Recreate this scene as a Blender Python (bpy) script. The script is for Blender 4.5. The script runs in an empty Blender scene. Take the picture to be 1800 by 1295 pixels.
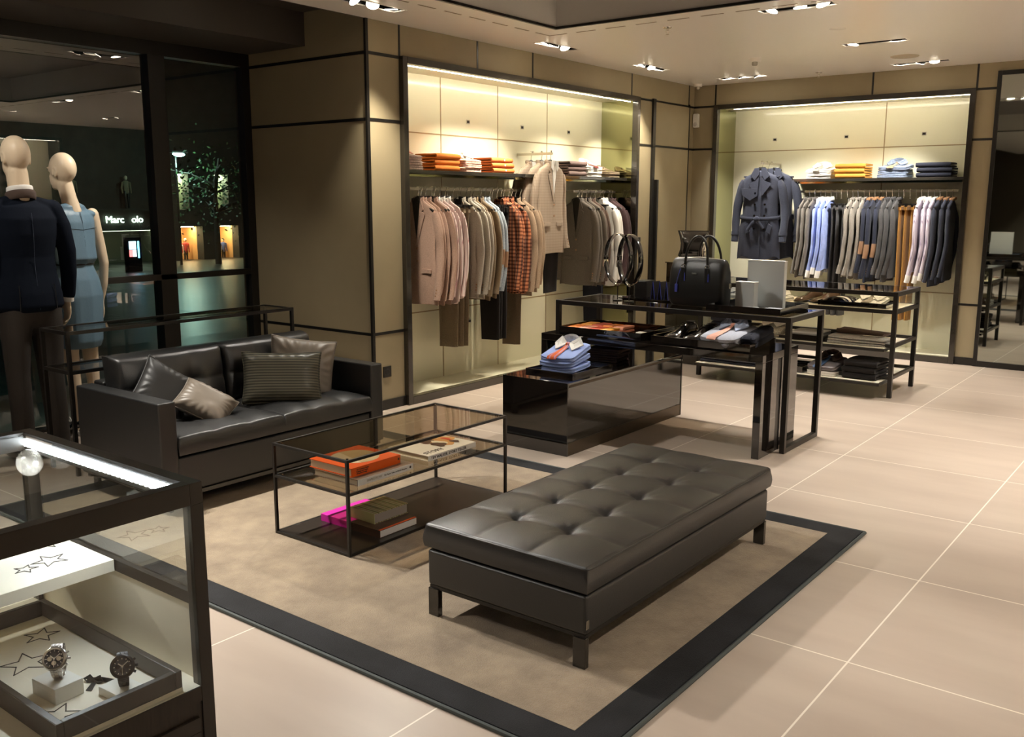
import bpy, math, random
from mathutils import Vector, Matrix, noise as mnoise
R = math.radians
PI = math.pi
random.seed(7)
S = bpy.context.scene
COL = S.collection
# ------------------------------------------------------------------ camera
cam_d = bpy.data.cameras.new('camera'); cam = bpy.data.objects.new('camera', cam_d); COL.objects.link(cam)
yaw, pitch, roll = -.659786639, .176383207, .00128529
F = Vector((math.sin(yaw)*math.cos(pitch), math.cos(yaw)*math.cos(pitch), -math.sin(pitch)))
Rt0 = Vector((math.cos(yaw), -math.sin(yaw), 0)); U0 = Rt0.cross(F)
Rt = math.cos(roll)*Rt0 + math.sin(roll)*U0; U = -math.sin(roll)*Rt0 + math.cos(roll)*U0
m = Matrix.Identity(4)
for i in range(3):
    m[i][0] = Rt[i]; m[i][1] = U[i]; m[i][2] = -F[i]
m[0][3], m[1][3], m[2][3] = 0, 0, 1.57
cam.matrix_world = m
cam_d.sensor_width = 36; cam_d.lens = 1646.829/1800*36; cam_d.clip_end = 200; cam_d.clip_start = .05
S.camera = cam
# ------------------------------------------------------------------ world, exposure
w = bpy.data.worlds.new('night'); S.world = w; w.use_nodes = True
w.node_tree.nodes['Background'].inputs[0].default_value = (.012, .018, .026, 1)
w.node_tree.nodes['Background'].inputs[1].default_value = .12
S.view_settings.view_transform = 'Standard'; S.view_settings.look = 'None'
S.view_settings.gamma = 1; S.view_settings.use_curve_mapping = False
S.view_settings.exposure = 1.2
S.cycles.use_denoising = True
S.cycles.max_bounces = 8; S.cycles.transparent_max_bounces = 24
S.cycles.caustics_reflective = False; S.cycles.caustics_refractive = False
S.cycles.sample_clamp_indirect = 4
WARM = (1.0, .90, .73); NEUT = (1, .95, .86)
SPOT_W = 72; COFFER_W = 30
# ------------------------------------------------------------------ dimensions
CE = 2.84          # ceiling
XL = -5.06         # left wall
YB = 9.86          # back wall
YC = 4.83          # column front
XW = -6.43         # window wall
XR = 3.2           # right wall
YN = -9.0          # wall behind
# ------------------------------------------------------------------ materials
def nt(name):
    mt = bpy.data.materials.new(name); mt.use_nodes = True
    return mt, mt.node_tree, mt.node_tree.nodes['Principled BSDF']
def rgba(c): return (c[0], c[1], c[2], 1)
def M(name, col, rough=.5, metal=0, spec=.5, var=0, vscale=8, bump=0, bscale=60, coat=0, stretch=None, sheen=0):
    mt, t, b = nt(name); n = t.nodes; l = t.links
    b.inputs['Base Color'].default_value = rgba(col); b.inputs['Roughness'].default_value = rough
    b.inputs['Metallic'].default_value = metal; b.inputs['Specular IOR Level'].default_value = spec
    b.inputs['Coat Weight'].default_value = coat; b.inputs['Coat Roughness'].default_value = .05
    b.inputs['Sheen Weight'].default_value = sheen
    if var or bump:
        tc = n.new('ShaderNodeTexCoord'); mp = n.new('ShaderNodeMapping')
        l.new(tc.outputs['Object'], mp.inputs[0])
        if stretch: mp.inputs['Scale'].default_value = stretch
    if var:
        nz = n.new('ShaderNodeTexNoise'); nz.inputs['Scale'].default_value = vscale; nz.inputs['Detail'].default_value = 5
        l.new(mp.outputs[0], nz.inputs['Vector'])
        rp = n.new('ShaderNodeValToRGB'); l.new(nz.outputs[0], rp.inputs[0])
        rp.color_ramp.elements[0].position = .3; rp.color_ramp.elements[1].position = .7
        rp.color_ramp.elements[0].color = rgba([max(0, c*(1-var)) for c in col])
        rp.color_ramp.elements[1].color = rgba([min(1, c*(1+var)) for c in col])
        l.new(rp.outputs[0], b.inputs['Base Color'])
    if bump:
        nb = n.new('ShaderNodeTexNoise'); nb.inputs['Scale'].default_value = bscale; nb.inputs['Detail'].default_value = 3
        l.new(mp.outputs[0], nb.inputs['Vector'])
        bp = n.new('ShaderNodeBump'); bp.inputs['Strength'].default_value = bump; bp.inputs['Distance'].default_value = .01
        l.new(nb.outputs[0], bp.inputs['Height']); l.new(bp.outputs[0], b.inputs['Normal'])
    return mt
def stripes(name, c1, c2, axis, freq, frac=.3, rough=.85, c3=None, axis2=2, freq2=None):
    mt, t, b = nt(name); n = t.nodes; l = t.links
    b.inputs['Roughness'].default_value = rough; b.inputs['Specular IOR Level'].default_value = .2
    tc = n.new('ShaderNodeTexCoord'); sp = n.new('ShaderNodeSeparateXYZ'); l.new(tc.outputs['Object'], sp.inputs[0])
    def band(ax, fr):
        a = n.new('ShaderNodeMath'); a.operation = 'MULTIPLY'; l.new(sp.outputs[ax], a.inputs[0]); a.inputs[1].default_value = fr
        f = n.new('ShaderNodeMath'); f.operation = 'FRACT'; l.new(a.outputs[0], f.inputs[0])
        g = n.new('ShaderNodeMath'); g.operation = 'LESS_THAN'; l.new(f.outputs[0], g.inputs[0]); g.inputs[1].default_value = frac
        return g
    g = band(axis, freq)
    mx = n.new('ShaderNodeMix'); mx.data_type = 'RGBA'; l.new(g.outputs[0], mx.inputs[0])
    mx.inputs[6].default_value = rgba(c1); mx.inputs[7].default_value = rgba(c2)
    out = mx.outputs[2]
    if freq2:
        g2 = band(axis2, freq2); m2 = n.new('ShaderNodeMix'); m2.data_type = 'RGBA'; m2.blend_type = 'MULTIPLY'
        l.new(g2.outputs[0], m2.inputs[0]); l.new(out, m2.inputs[6]); m2.inputs[7].default_value = rgba(c3)
        out = m2.outputs[2]
    l.new(out, b.inputs['Base Color'])
    return mt
def glassm(name, tint=(.93, .95, .93), ior=1.5, rough=0.0, refl=(1, 1, 1)):
    mt = bpy.data.materials.new(name); mt.use_nodes = True; t = mt.node_tree; n = t.nodes; l = t.links
    n.clear(); o = n.new('ShaderNodeOutputMaterial'); tr = n.new('ShaderNodeBsdfTransparent'); gl = n.new('ShaderNodeBsdfGlossy')
    tr.inputs[0].default_value = rgba(tint); gl.inputs[0].default_value = rgba(refl); gl.inputs['Roughness'].default_value = rough
    fr = n.new('ShaderNodeFresnel'); fr.inputs[0].default_value = ior; mx = n.new('ShaderNodeMixShader')
    ge = n.new('ShaderNodeNewGeometry'); iv = n.new('ShaderNodeMath'); iv.operation = 'SUBTRACT'; iv.inputs[0].default_value = 1; l.new(ge.outputs['Backfacing'], iv.inputs[1])
    ml = n.new('ShaderNodeMath'); ml.operation = 'MULTIPLY'; l.new(fr.outputs[0], ml.inputs[0]); l.new(iv.outputs[0], ml.inputs[1])
    l.new(ml.outputs[0], mx.inputs[0]); l.new(tr.outputs[0], mx.inputs[1]); l.new(gl.outputs[0], mx.inputs[2]); l.new(mx.outputs[0], o.inputs[0])
    return mt
def emit(name, col, st):
    mt, t, b = nt(name); b.inputs['Base Color'].default_value = (0, 0, 0, 1)
    b.inputs['Emission Color'].default_value = rgba(col); b.inputs['Emission Strength'].default_value = st
    return mt
m_linen = M('linen_panel', (.32, .265, .165), .6, bump=.05, bscale=200, var=.05, vscale=3)
m_black = M('black_joint', (.010, .009, .008), .35)
m_frame = M('dark_bronze_frame', (.022, .018, .014), .18, spec=.6, coat=.5)
m_cream = M('cream_gloss_panel', (.82, .79, .60), .30, spec=.4, coat=.35)
m_creamd = M('panel_joint_tan', (.35, .26, .13), .5)
m_greenm = M('tinted_mirror_side', (.42, .42, .24), .06, metal=1)
m_ceil = M('ceiling_plaster', (.97, .93, .87), .28, spec=.75)
m_cofr = M('coffer_lining', (.78, .76, .72), .3)
m_soffit = M('dark_soffit', (.055, .045, .036), .6)
m_metal = M('black_steel', (.018, .016, .014), .32, metal=.3, spec=.6)
m_chrome = M('chrome', (.85, .82, .76), .12, metal=1)
m_steel = M('brushed_steel', (.6, .56, .48), .3, metal=1)
m_lacq = M('black_lacquer', (.008, .006, .005), .04, spec=.6, coat=1)
m_leather = M('charcoal_leather', (.0125, .0123, .0122), .39, spec=.9, bump=.10, bscale=260)
m_leatherk = M('black_leather', (.007, .0065, .006), .36, spec=.5, bump=.12, bscale=240)
m_ivory = M('ivory_suede', (.88, .81, .66), .8)
m_walnut = M('dark_walnut', (.035, .025, .017), .35, var=.3, vscale=10, stretch=(1, 12, 1))
m_glass = glassm('clear_glass', (.96, .975, .965), 1.65)
m_smoke = glassm('smoked_glass', (.72, .665, .57), 1.5)
m_dglass = glassm('night_window_glass', (.88, .93, .92), 2.3)
m_mirror = M('grey_mirror', (.42, .44, .40), .02, metal=1)
m_hang = M('hanger_black', (.012, .011, .01), .3)
m_skin = M('mannequin_skin', (.72, .58, .42), .42, spec=.4)
m_white = M('white_fabric', (.82, .80, .76), .8, bump=.1)
m_paper = M('page_block', (.75, .68, .55), .9)
m_bulb = emit('lamp_face', (1, .88, .68), 9)
m_led = emit('led_strip', (1, .90, .70), 12)
m_ledw = emit('cool_led', (.85, .93, 1), 22)
# tile floor
def tilefloor():
    mt, t, b = nt('porcelain_tile'); n = t.nodes; l = t.links
    tc = n.new('ShaderNodeTexCoord'); sp = n.new('ShaderNodeSeparateXYZ'); l.new(tc.outputs['Object'], sp.inputs[0])
    def joint(ax, off, per):
        a = n.new('ShaderNodeMath'); a.operation = 'SUBTRACT'; l.new(sp.outputs[ax], a.inputs[0]); a.inputs[1].default_value = off
        p = n.new('ShaderNodeMath'); p.operation = 'PINGPONG'; l.new(a.outputs[0], p.inputs[0]); p.inputs[1].default_value = per/2
        g = n.new('ShaderNodeMath'); g.operation = 'LESS_THAN'; l.new(p.outputs[0], g.inputs[0]); g.inputs[1].default_value = .0032
        return g
    g1 = joint(0, -.930, .921); g2 = joint(1, 3.099, .900)
    mx = n.new('ShaderNodeMath'); mx.operation = 'MAXIMUM'; l.new(g1.outputs[0], mx.inputs[0]); l.new(g2.outputs[0], mx.inputs[1])
    nz = n.new('ShaderNodeTexNoise'); nz.inputs['Scale'].default_value = 2.2; nz.inputs['Detail'].default_value = 8
    mp = n.new('ShaderNodeMapping'); mp.inputs['Scale'].default_value = (.5, 2, 1); l.new(tc.outputs['Object'], mp.inputs[0]); l.new(mp.outputs[0], nz.inputs['Vector'])
    rp = n.new('ShaderNodeValToRGB'); l.new(nz.outputs[0], rp.inputs[0])
    rp.color_ramp.elements[0].position = .35; rp.color_ramp.elements[1].position = .68
    rp.color_ramp.elements[0].color = (.46, .375, .31, 1); rp.color_ramp.elements[1].color = (.53, .44, .365, 1)
    cm = n.new('ShaderNodeMix'); cm.data_type = 'RGBA'; l.new(mx.outputs[0], cm.inputs[0]); l.new(rp.outputs[0], cm.inputs[6])
    cm.inputs[7].default_value = (.85, .78, .68, 1); l.new(cm.outputs[2], b.inputs['Base Color'])
    b.inputs['Roughness'].default_value = .34; b.inputs['Specular IOR Level'].default_value = .4
    return mt
m_floor = tilefloor()
def rugmat():
    mt, t, b = nt('silk_rug_pile'); n = t.nodes; l = t.links
    tc = n.new('ShaderNodeTexCoord'); nz = n.new('ShaderNodeTexNoise'); nz.inputs['Scale'].default_value = 4.5; nz.inputs['Detail'].default_value = 9; nz.inputs['Roughness'].default_value = .72
    l.new(tc.outputs['Object'], nz.inputs['Vector'])
    rp = n.new('ShaderNodeValToRGB'); l.new(nz.outputs[0], rp.inputs[0])
    rp.color_ramp.elements[0].position = .32; rp.color_ramp.elements[1].position = .68
    rp.color_ramp.elements[0].color = (.22, .16, .105, 1); rp.color_ramp.elements[1].color = (.41, .315, .21, 1)
    l.new(rp.outputs[0], b.inputs['Base Color']); b.inputs['Roughness'].default_value = .85; b.inputs['Sheen Weight'].default_value = .3
    n2 = n.new('ShaderNodeTexNoise'); n2.inputs['Scale'].default_value = 240; bp = n.new('ShaderNodeBump'); bp.inputs['Strength'].default_value = .5; bp.inputs['Distance'].default_value = .01
    l.new(tc.outputs['Object'], n2.inputs['Vector']); l.new(n2.outputs[0], bp.inputs['Height']); l.new(bp.outputs[0], b.inputs['Normal'])
    return mt
m_rug = rugmat()
m_rugk = M('black_rug_border', (.012, .012, .014), .9, var=.5, vscale=6, bump=.5, bscale=240)
m_rugb = M('rug_binding', (.055, .065, .062), .7)
# fabrics
FAB = dict(
 pink=((.42, .28, .22), 0), lgrey=((.37, .33, .275), 0), midgrey=((.26, .235, .205), 0), brown=((.20, .145, .09), 0), beige=((.38, .275, .19), 0),
 dgrey=((.15, .13, .11), 0), dbrown=((.11, .075, .06), 0), plum=((.075, .045, .048), 0), grey=((.16, .145, .13), 0),
 charcoal=((.075, .073, .075), 0), navy=((.028, .032, .052), 0), dnavy=((.038, .042, .062), 0), taupe=((.24, .185, .12), 0),
 blackw=((.016, .014, .014), 0), mustard=((.42, .21, .05), 0), navytr=((.02, .022, .034), 0), brownt=((.15, .11, .075), 0))
mf = {k: M('wool_'+k, v[0], .92, spec=.15, var=.16, vscale=160, bump=.15, bscale=300, sheen=.08) for k, v in FAB.items()}
mf['stripe'] = stripes('pink_stripe_cotton', (.74, .62, .58), (.50, .30, .30), 0, 90)
mf['blueshirt'] = M('blue_cotton', (.30, .38, .72), .8, var=.1, vscale=30)
mf['lilac'] = stripes('lilac_stripe_cotton', (.66, .60, .68), (.36, .30, .42), 0, 80)
mf['whitesh'] = m_white
mf['bluegrey'] = M('blue_grey_wool', (.30, .34, .38), .9, var=.2, vscale=120, bump=.1)
mf['check'] = stripes('orange_check_cotton', (.50, .19, .09), (.17, .08, .055), 0, 30, .45, c3=(.42, .34, .34), axis2=2, freq2=30)
m_patch = M('tan_suede_patch', (.33, .19, .11), .95)
m_tan = M('tan_lining', (.36, .19, .09), .8)
m_orange = M('orange_cotton', (.72, .20, .018), .85, bump=.12, bscale=150)
m_rust = M('rust_knit', (.68, .17, .035), .9, bump=.2, bscale=250)
m_mauve = M('mauve_wool', (.17, .115, .105), .9, bump=.1)
m_bluef = M('sky_blue_cotton', (.30, .40, .75), .8, bump=.1)
m_tiee = stripes('orange_tie_silk', (.70, .13, .03), (.50, .28, .42), 0, 28, .22, .45)
m_tiep = M('pink_tie_silk', (.80, .40, .30), .6, bump=.3, bscale=60)
m_satin = stripes('striped_satin', (.14, .13, .095), (.055, .052, .040), 1, 62, .42, .36)
m_taupesat = M('taupe_satin', (.19, .155, .12), .42, spec=.5)
m_taupes2 = M('light_taupe_satin', (.27, .23, .19), .45)
m_dkpil = M('charcoal_satin', (.022, .021, .02), .5)
# ------------------------------------------------------------------ mesh builder
class MB:
    def __init__(s): s.v = []; s.f = []
    def add(s, vs, fs):
        k = len(s.v); s.v += [tuple(p) for p in vs]; s.f += [tuple(i+k for i in f) for f in fs]; return s
    def box(s, x0, x1, y0, y1, z0, z1):
        if x0 > x1: x0, x1 = x1, x0
        if y0 > y1: y0, y1 = y1, y0
        if z0 > z1: z0, z1 = z1, z0
        return s.add([(x0,y0,z0),(x1,y0,z0),(x1,y1,z0),(x0,y1,z0),(x0,y0,z1),(x1,y0,z1),(x1,y1,z1),(x0,y1,z1)],
                     [(0,3,2,1),(4,5,6,7),(0,1,5,4),(1,2,6,5),(2,3,7,6),(3,0,4,7)])
    def loft(s, rings, closed=True, cap=True):
        n = len(rings[0]); vs = [p for r in rings for p in r]; fs = []
        for i in range(len(rings)-1):
            for j in range(n if closed else n-1):
                a = i*n+j; b = i*n+(j+1) % n; fs.append((a, b, b+n, a+n))
        if cap and closed:
            fs.append(tuple(range(n-1, -1, -1))); fs.append(tuple((len(rings)-1)*n+j for j in range(n)))
        return s.add(vs, fs)
    def cyl(s, p0, p1, r, n=12, r1=None):
        return s.tube([p0, p1], [r, r if r1 is None else r1], n)
    def tube(s, path, rad, n=10, ref=None, closed=False, ratio=1.0, caps=True):
        P = [Vector(p) for p in path]; N = len(P)
        if not isinstance(rad, (list, tuple)): rad = [rad]*N
        rings = []; up = None
        for i in range(N):
            if closed: d = P[(i+1) % N]-P[i-1]
            else: d = P[min(i+1, N-1)]-P[max(i-1, 0)]
            d.normalize()
            if ref is not None: a = Vector(ref); a = a-d*a.dot(d)
            elif up is None: a = Vector((0, 0, 1)) if abs(d.z) < .9 else Vector((1, 0, 0)); a = a-d*a.dot(d)
            else: a = up-d*up.dot(d)
            if a.length < 1e-6: a = d.orthogonal()
            a.normalize(); up = a; b = d.cross(a)
            r = rad[i]; ra, rb = (r if isinstance(r, tuple) else (r, r*ratio))
            rings.append([P[i]+a*(ra*math.cos(2*PI*k/n))+b*(rb*math.sin(2*PI*k/n)) for k in range(n)])
        if closed: rings.append(rings[0]); return s.loft(rings, True, False)
        return s.loft(rings, True, caps)
    def limb(s, pts, rad, n=16, ref=(0, 1, 0)):
        # rounded-end tube with elliptic sections
        P = [Vector(p) for p in pts]; rr = [r if isinstance(r, tuple) else (r, r) for r in rad]
        d0 = (P[0]-P[1]).normalized(); d1 = (P[-1]-P[-2]).normalized(); m0 = min(rr[0]); m1 = min(rr[-1])
        path = [P[0]+d0*m0*q for q in (1, .85, .5)]+P+[P[-1]+d1*m1*q for q in (.5, .85, 1)]
        rad2 = [(rr[0][0]*q, rr[0][1]*q) for q in (.08, .5, .87)]+rr+[(rr[-1][0]*q, rr[-1][1]*q) for q in (.87, .5, .08)]
        return s.tube(path, rad2, n, ref=ref)
    def ell(s, c, r, n=20, mm=12):
        vs = []; fs = []
        rings = []
        for i in range(1, mm):
            t = PI*i/mm; rings.append([(c[0]+r[0]*math.sin(t)*math.cos(2*PI*k/n), c[1]+r[1]*math.sin(t)*math.sin(2*PI*k/n), c[2]-r[2]*math.cos(t)) for k in range(n)])
        return s.loft(rings)
    def lathe(s, prof, c=(0, 0, 0), n=24):
        return s.loft([[(c[0]+r*math.cos(2*PI*k/n), c[1]+r*math.sin(2*PI*k/n), c[2]+z) for k in range(n)] for r, z in prof])
    def grid(s, nx, ny, fn):
        vs = [fn(i/nx, j/ny) for j in range(ny+1) for i in range(nx+1)]
        fs = [(j*(nx+1)+i, j*(nx+1)+i+1, (j+1)*(nx+1)+i+1, (j+1)*(nx+1)+i) for j in range(ny) for i in range(nx)]
        return s.add(vs, fs)
    def prism(s, poly, z0, z1, tf=lambda p: p):
        n = len(poly)
        return s.add([tf((x, y, z0)) for x, y in poly]+[tf((x, y, z1)) for x, y in poly],
                     [tuple(range(n-1, -1, -1)), tuple(range(n, 2*n))]+[(i, (i+1) % n, (i+1) % n+n, i+n) for i in range(n)])
    def mesh(s, name):
        me = bpy.data.meshes.new(name); me.from_pydata(s.v, [], s.f); me.validate()
        return me
    def build(s, name, mat, parent=None, world=False, bevel=0, smooth=False, sub=0, segs=2, remesh=0, weld=False):
        if parent is not None and world:
            L = parent.location; s.v = [(x-L.x, y-L.y, z-L.z) for x, y, z in s.v]
        me = s.mesh(name); o = bpy.data.objects.new(name, me); COL.objects.link(o)
        me.materials.append(mat)
        if smooth:
            me.polygons.foreach_set('use_smooth', [True]*len(me.polygons))
            try: me.set_sharp_from_angle(angle=R(45))
            except Exception: pass
        if bevel:
            b = o.modifiers.new('bevel', 'BEVEL'); b.width = bevel; b.segments = segs; b.limit_method = 'ANGLE'; b.angle_limit = R(40)
        if remesh:
            r = o.modifiers.new('remesh', 'REMESH'); r.mode = 'VOXEL'; r.voxel_size = remesh; r.use_smooth_shade = True
            k = o.modifiers.new('smooth', 'SMOOTH'); k.factor = .5; k.iterations = 6
        if sub:
            r = o.modifiers.new('sub', 'SUBSURF'); r.levels = sub; r.render_levels = sub
        if parent is not None: o.parent = parent
        return o
def tag(o, label=None, cat=None, group=None, kind=None):
    if label: o['label'] = label
    if cat: o['category'] = cat
    if group: o['group'] = group
    if kind: o['kind'] = kind
    return o
def thing(name, label, cat, loc=(0, 0, 0), rz=0, group=None):
    o = bpy.data.objects.new(name, None); COL.objects.link(o); o.location = loc; o.rotation_euler = (0, 0, rz)
    o.empty_display_size = .05
    return tag(o, label, cat, group)
def kids(o): return [c for c in bpy.data.objects if c.parent == o]
def dup(root, loc=None, rz=None, label=None, group=None, cache={}):
    if root.name not in cache:
        cache[root.name] = [(c, kids(c)) for c in kids(root)]
    r = root.copy(); COL.objects.link(r)
    if loc is not None: r.location = loc
    if rz is not None: r.rotation_euler = (0, 0, rz)
    if label: r['label'] = label
    if group: r['group'] = group
    for ch, gs in cache[root.name]:
        c = ch.copy(); COL.objects.link(c); c.parent = r
        for g in gs:
            d = g.copy(); COL.objects.link(d); d.parent = c
    return r
def struct(name, mb, mat, parent=None, **k):
    o = mb.build(name, mat, parent, **k)
    if parent is None: tag(o, kind='structure')
    return o
def onebox(*a): return MB().box(*a)
def text(name, body, size, mat, M4, parent=None, extrude=.0008, align='LEFT'):
    c = bpy.data.curves.new(name, 'FONT'); c.body = body; c.size = size; c.extrude = extrude; c.align_x = align
    c.materials.append(mat); c.resolution_u = 3; tmp = bpy.data.objects.new(name, c); me = bpy.data.meshes.new_from_object(tmp)
    bpy.data.objects.remove(tmp); o = bpy.data.objects.new(name, me); COL.objects.link(o)
    if parent is not None:
        o.parent = parent; M4 = Matrix.Translation(-parent.location) @ M4
    o.matrix_local = M4
    return o
def basis(o, x, y):
    x = Vector(x).normalized(); y = Vector(y).normalized(); z = x.cross(y); mm = Matrix.Identity(4)
    for i in range(3): mm[i][0] = x[i]; mm[i][1] = y[i]; mm[i][2] = z[i]; mm[i][3] = o[i]
    return mm
ORD = ['first', 'second', 'third', 'fourth', 'fifth', 'sixth', 'seventh', 'eighth', 'ninth', 'tenth', 'eleventh', 'twelfth', 'thirteenth', 'fourteenth']
# ================================================================== SETTING
struct('floor', onebox(-6.6, XR+.1, YN-.1, YB+.1, -.12, 0), m_floor)
def slab(name, x0, x1, y0, y1, z0, z1, holes, mat):
    xs = sorted({x0, x1, *[h[i] for h in holes for i in (0, 1)]}); ys = sorted({y0, y1, *[h[i] for h in holes for i in (2, 3)]})
    mb = MB()
    for a, b in zip(xs, xs[1:]):
        run = None
        for c, d in zip(ys, ys[1:]):
            cx, cy = (a+b)/2, (c+d)/2
            if any(h[0] < cx < h[1] and h[2] < cy < h[3] for h in holes): continue
            mb.box(a, b, c, d, z0, z1)
    return struct(name, mb, mat)
FIX = []   # (x, y, long axis, lamps [(offset, aim vector, watts factor)])
def fx(x, y, ax, lamps): FIX.append((x, y, ax, lamps))
DL = (-.42, 0, -1)
fx(-4.70, 4.56, 1, [(-.17, (.80, .25, -1), .8), (.0, (.45, -.5, -1), .8), (.17, (-.10, .12, -1), 1.3)])
fx(-4.69, 6.66, 1, [(-.18, (-.4, -.25, -1), 1), (-.05, (-.42, 0, -1), 1), (.10, (.5, -.2, -1), .8)])
fx(-4.69, 8.22, 1, [(-.18, (-.4, -.3, -1), 1), (0, (.5, -.1, -1), .6), (.17, (-.42, .15, -1), 1)])
fx(-2.52, 6.33, 0, [(-.17, (-.25, -.3, -1), 1), (.02, (.1, .1, -1), .6), (.17, (.35, -.1, -1), 1)])
fx(-2.54, 8.05, 0, [(-.17, (-.15, -.1, -1), 1), (.17, (-.1, .35, -1), 1)])
fx(-2.55, 9.45, 0, [(-.17, (-.1, .35, -1), .8), (.0, (-.35, .35, -1), 1), (.12, (.1, -.3, -1), .5)])
fx(-4.30, 9.42, 0, [(-.17, (.1, .33, -1), .8), (.0, (.25, .33, -1), .8), (.17, (.4, .36, -1), .8)])
fx(-4.70, 2.3, 1, [(-.17, (.15, -.1, -1), 1.1), (.0, (.45, .05, -1), 1.4), (.17, (.75, .25, -1), 1.5)])
fx(-4.70, 0.2, 1, [(-.17, (.75, .25, -1), .9), (.17, (.40, .3, -1), .6)])
fx(-.60, 6.33, 0, [(-.17, (-.25, -.15, -1), 1.0), (.17, (.1, .1, -1), .8)])
fx(-.60, 8.05, 0, [(-.17, (-.3, .1, -1), 1.2), (.17, (.1, .1, -1), 1)])
fx(1.3, 8.05, 0, [(-.17, (.2, -.2, -1), 3), (.17, (.1, -.1, -1), 3)])  # unseen lamps from here, boosted so floor bounce brightens the ceiling
fx(1.3, 4.6, 1, [(-.17, (.4, .1, -1), 3), (.17, (.2, .1, -1), 3)])
fx(1.3, 6.4, 1, [(-.17, (.3, .1, -1), 3), (.17, (.2, .1, -1), 3)])
fx(.55, 5.0, 1, [(-.17, (-.35, -.1, -1), .8), (.17, (-.25, .2, -1), .8)])
fx(.55, 3.0, 1, [(-.17, (-.22, -.1, -1), .7), (.0, (-1.15, .0, -1), .7), (.17, (-.12, .2, -1), .7)])
fx(.55, 1.0, 1, [(-.17, (-.25, 0, -1), .6)])
fx(-2.6, -.5, 0, [(-.17, (-.1, .15, -1), .35)])
fx(-.60, -3.2, 0, [(-.17, (0, .1, -1), 1.6), (.17, (.1, -.1, -1), 1.6)])
fx(-3.4, -3.2, 0, [(-.17, (0, .1, -1), 1.6), (.17, (.1, -.1, -1), 1.6)])
fx(-3.4, -6.2, 0, [(-.17, (0, -.8, -1), 1.8), (.17, (.1, -.7, -1), 1.8)])  # unseen lamps aimed back to brighten the wall the mirror shows
fx(-.60, -6.2, 0, [(-.17, (0, .1, -1), 1), (.17, (.1, -.1, -1), .8)])
fx(1.5, -1.6, 0, [(-.17, (0, .1, -1), 1.3), (.17, (.1, -.1, -1), 1.3)])
fx(1.5, -4.6, 0, [(-.17, (0, .1, -1), 1), (.17, (.1, -.1, -1), .8)])
CX0, CX1, CY0, CY1 = -4.26, .1, .2, 6.02
holes = [(CX0, CX1, CY0, CY1)]
for x, y, ax, _ in FIX:
    hx, hy = (.25, .055) if ax == 0 else (.055, .25)
    holes.append((x-hx, x+hx, y-hy, y+hy))
slab('ceiling', XL, XR+.1, YN-.1, YB+.1, CE, CE+.06, holes, m_ceil)
# coffer
c = MB(); t_ = .04
c.box(CX0, CX0+.012, CY0, CY1, CE+.014, CE+.30); c.box(CX1-.012, CX1, CY0, CY1, CE+.014, CE+.30)
c.box(CX0, CX1, CY1-.012, CY1, CE+.014, CE+.30); c.box(CX0, CX1, CY0, CY0+.012, CE+.014, CE+.30)
struct('ceiling_coffer_side', c, m_cofr)
struct('ceiling_coffer_top', onebox(CX0-t_, CX1+t_, CY0-t_, CY1+t_, CE+.30, CE+.34), M('coffer_top', (.22, .20, .19), .35))
c = MB(); e = .022
c.box(CX0, CX0+e, CY0, CY1, CE-.004, CE+.014); c.box(CX1-e, CX1, CY0, CY1, CE-.004, CE+.014)
c.box(CX0+e, CX1-e, CY1-e, CY1, CE-.004, CE+.014); c.box(CX0+e, CX1-e, CY0, CY0+e, CE-.004, CE+.014)
struct('trim_1', c, m_black)
# slot diffuser line around the coffer
c = MB()
for k in range(26):
    c.box(CX0-.20, CX0-.185, CY1+.18-.26*k-.17, CY1+.18-.26*k, CE-.0015, CE+.001)
for k in range(26):
    c.box(CX0-.20+.26*k, CX0-.20+.26*k+.17, CY1+.185, CY1+.20, CE-.0015, CE+.001)
struct('trim_2', c, M('slot_tan', (.30, .24, .17), .6))
# raised dark band and soffit towards the window
struct('ceiling_raised_band', onebox(-5.75, XL, YN, YC, 2.95, 3.0), m_soffit)
struct('ceiling_band_edge', onebox(XL-.004, XL, YN, YC, CE-.002, 2.95), m_soffit)
struct('ceiling_soffit', onebox(XW-.15, -5.71, YN, YC, 2.71, 2.95), m_soffit)
# left wall: column, lintel above the alcove, wall to the corner
LA0, LA1, LAX = 5.157, 8.60, -5.47     # left alcove y range and back
RA0, RA1, RAY = -4.80, -2.135, 10.36   # right alcove
AT = 2.62
struct('wall_column', onebox(XW, XL, YC, LA0, 0, 2.95), m_linen)
wl = MB(); wl.box(-5.62, XL, LA0, LA1, AT, 2.95); wl.box(-5.62, XL, LA1, YB+.6, 0, 2.95)
struct('wall_left', wl, m_linen)
wb = MB(); wb.box(XL, RA0, YB, YB+.6, 0, 2.95); wb.box(RA0, RA1, YB, YB+.6, AT, 2.95); wb.box(RA1, XR+.1, YB, YB+.6, 0, 2.95)
struct('wall_back', wb, m_linen)
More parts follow.
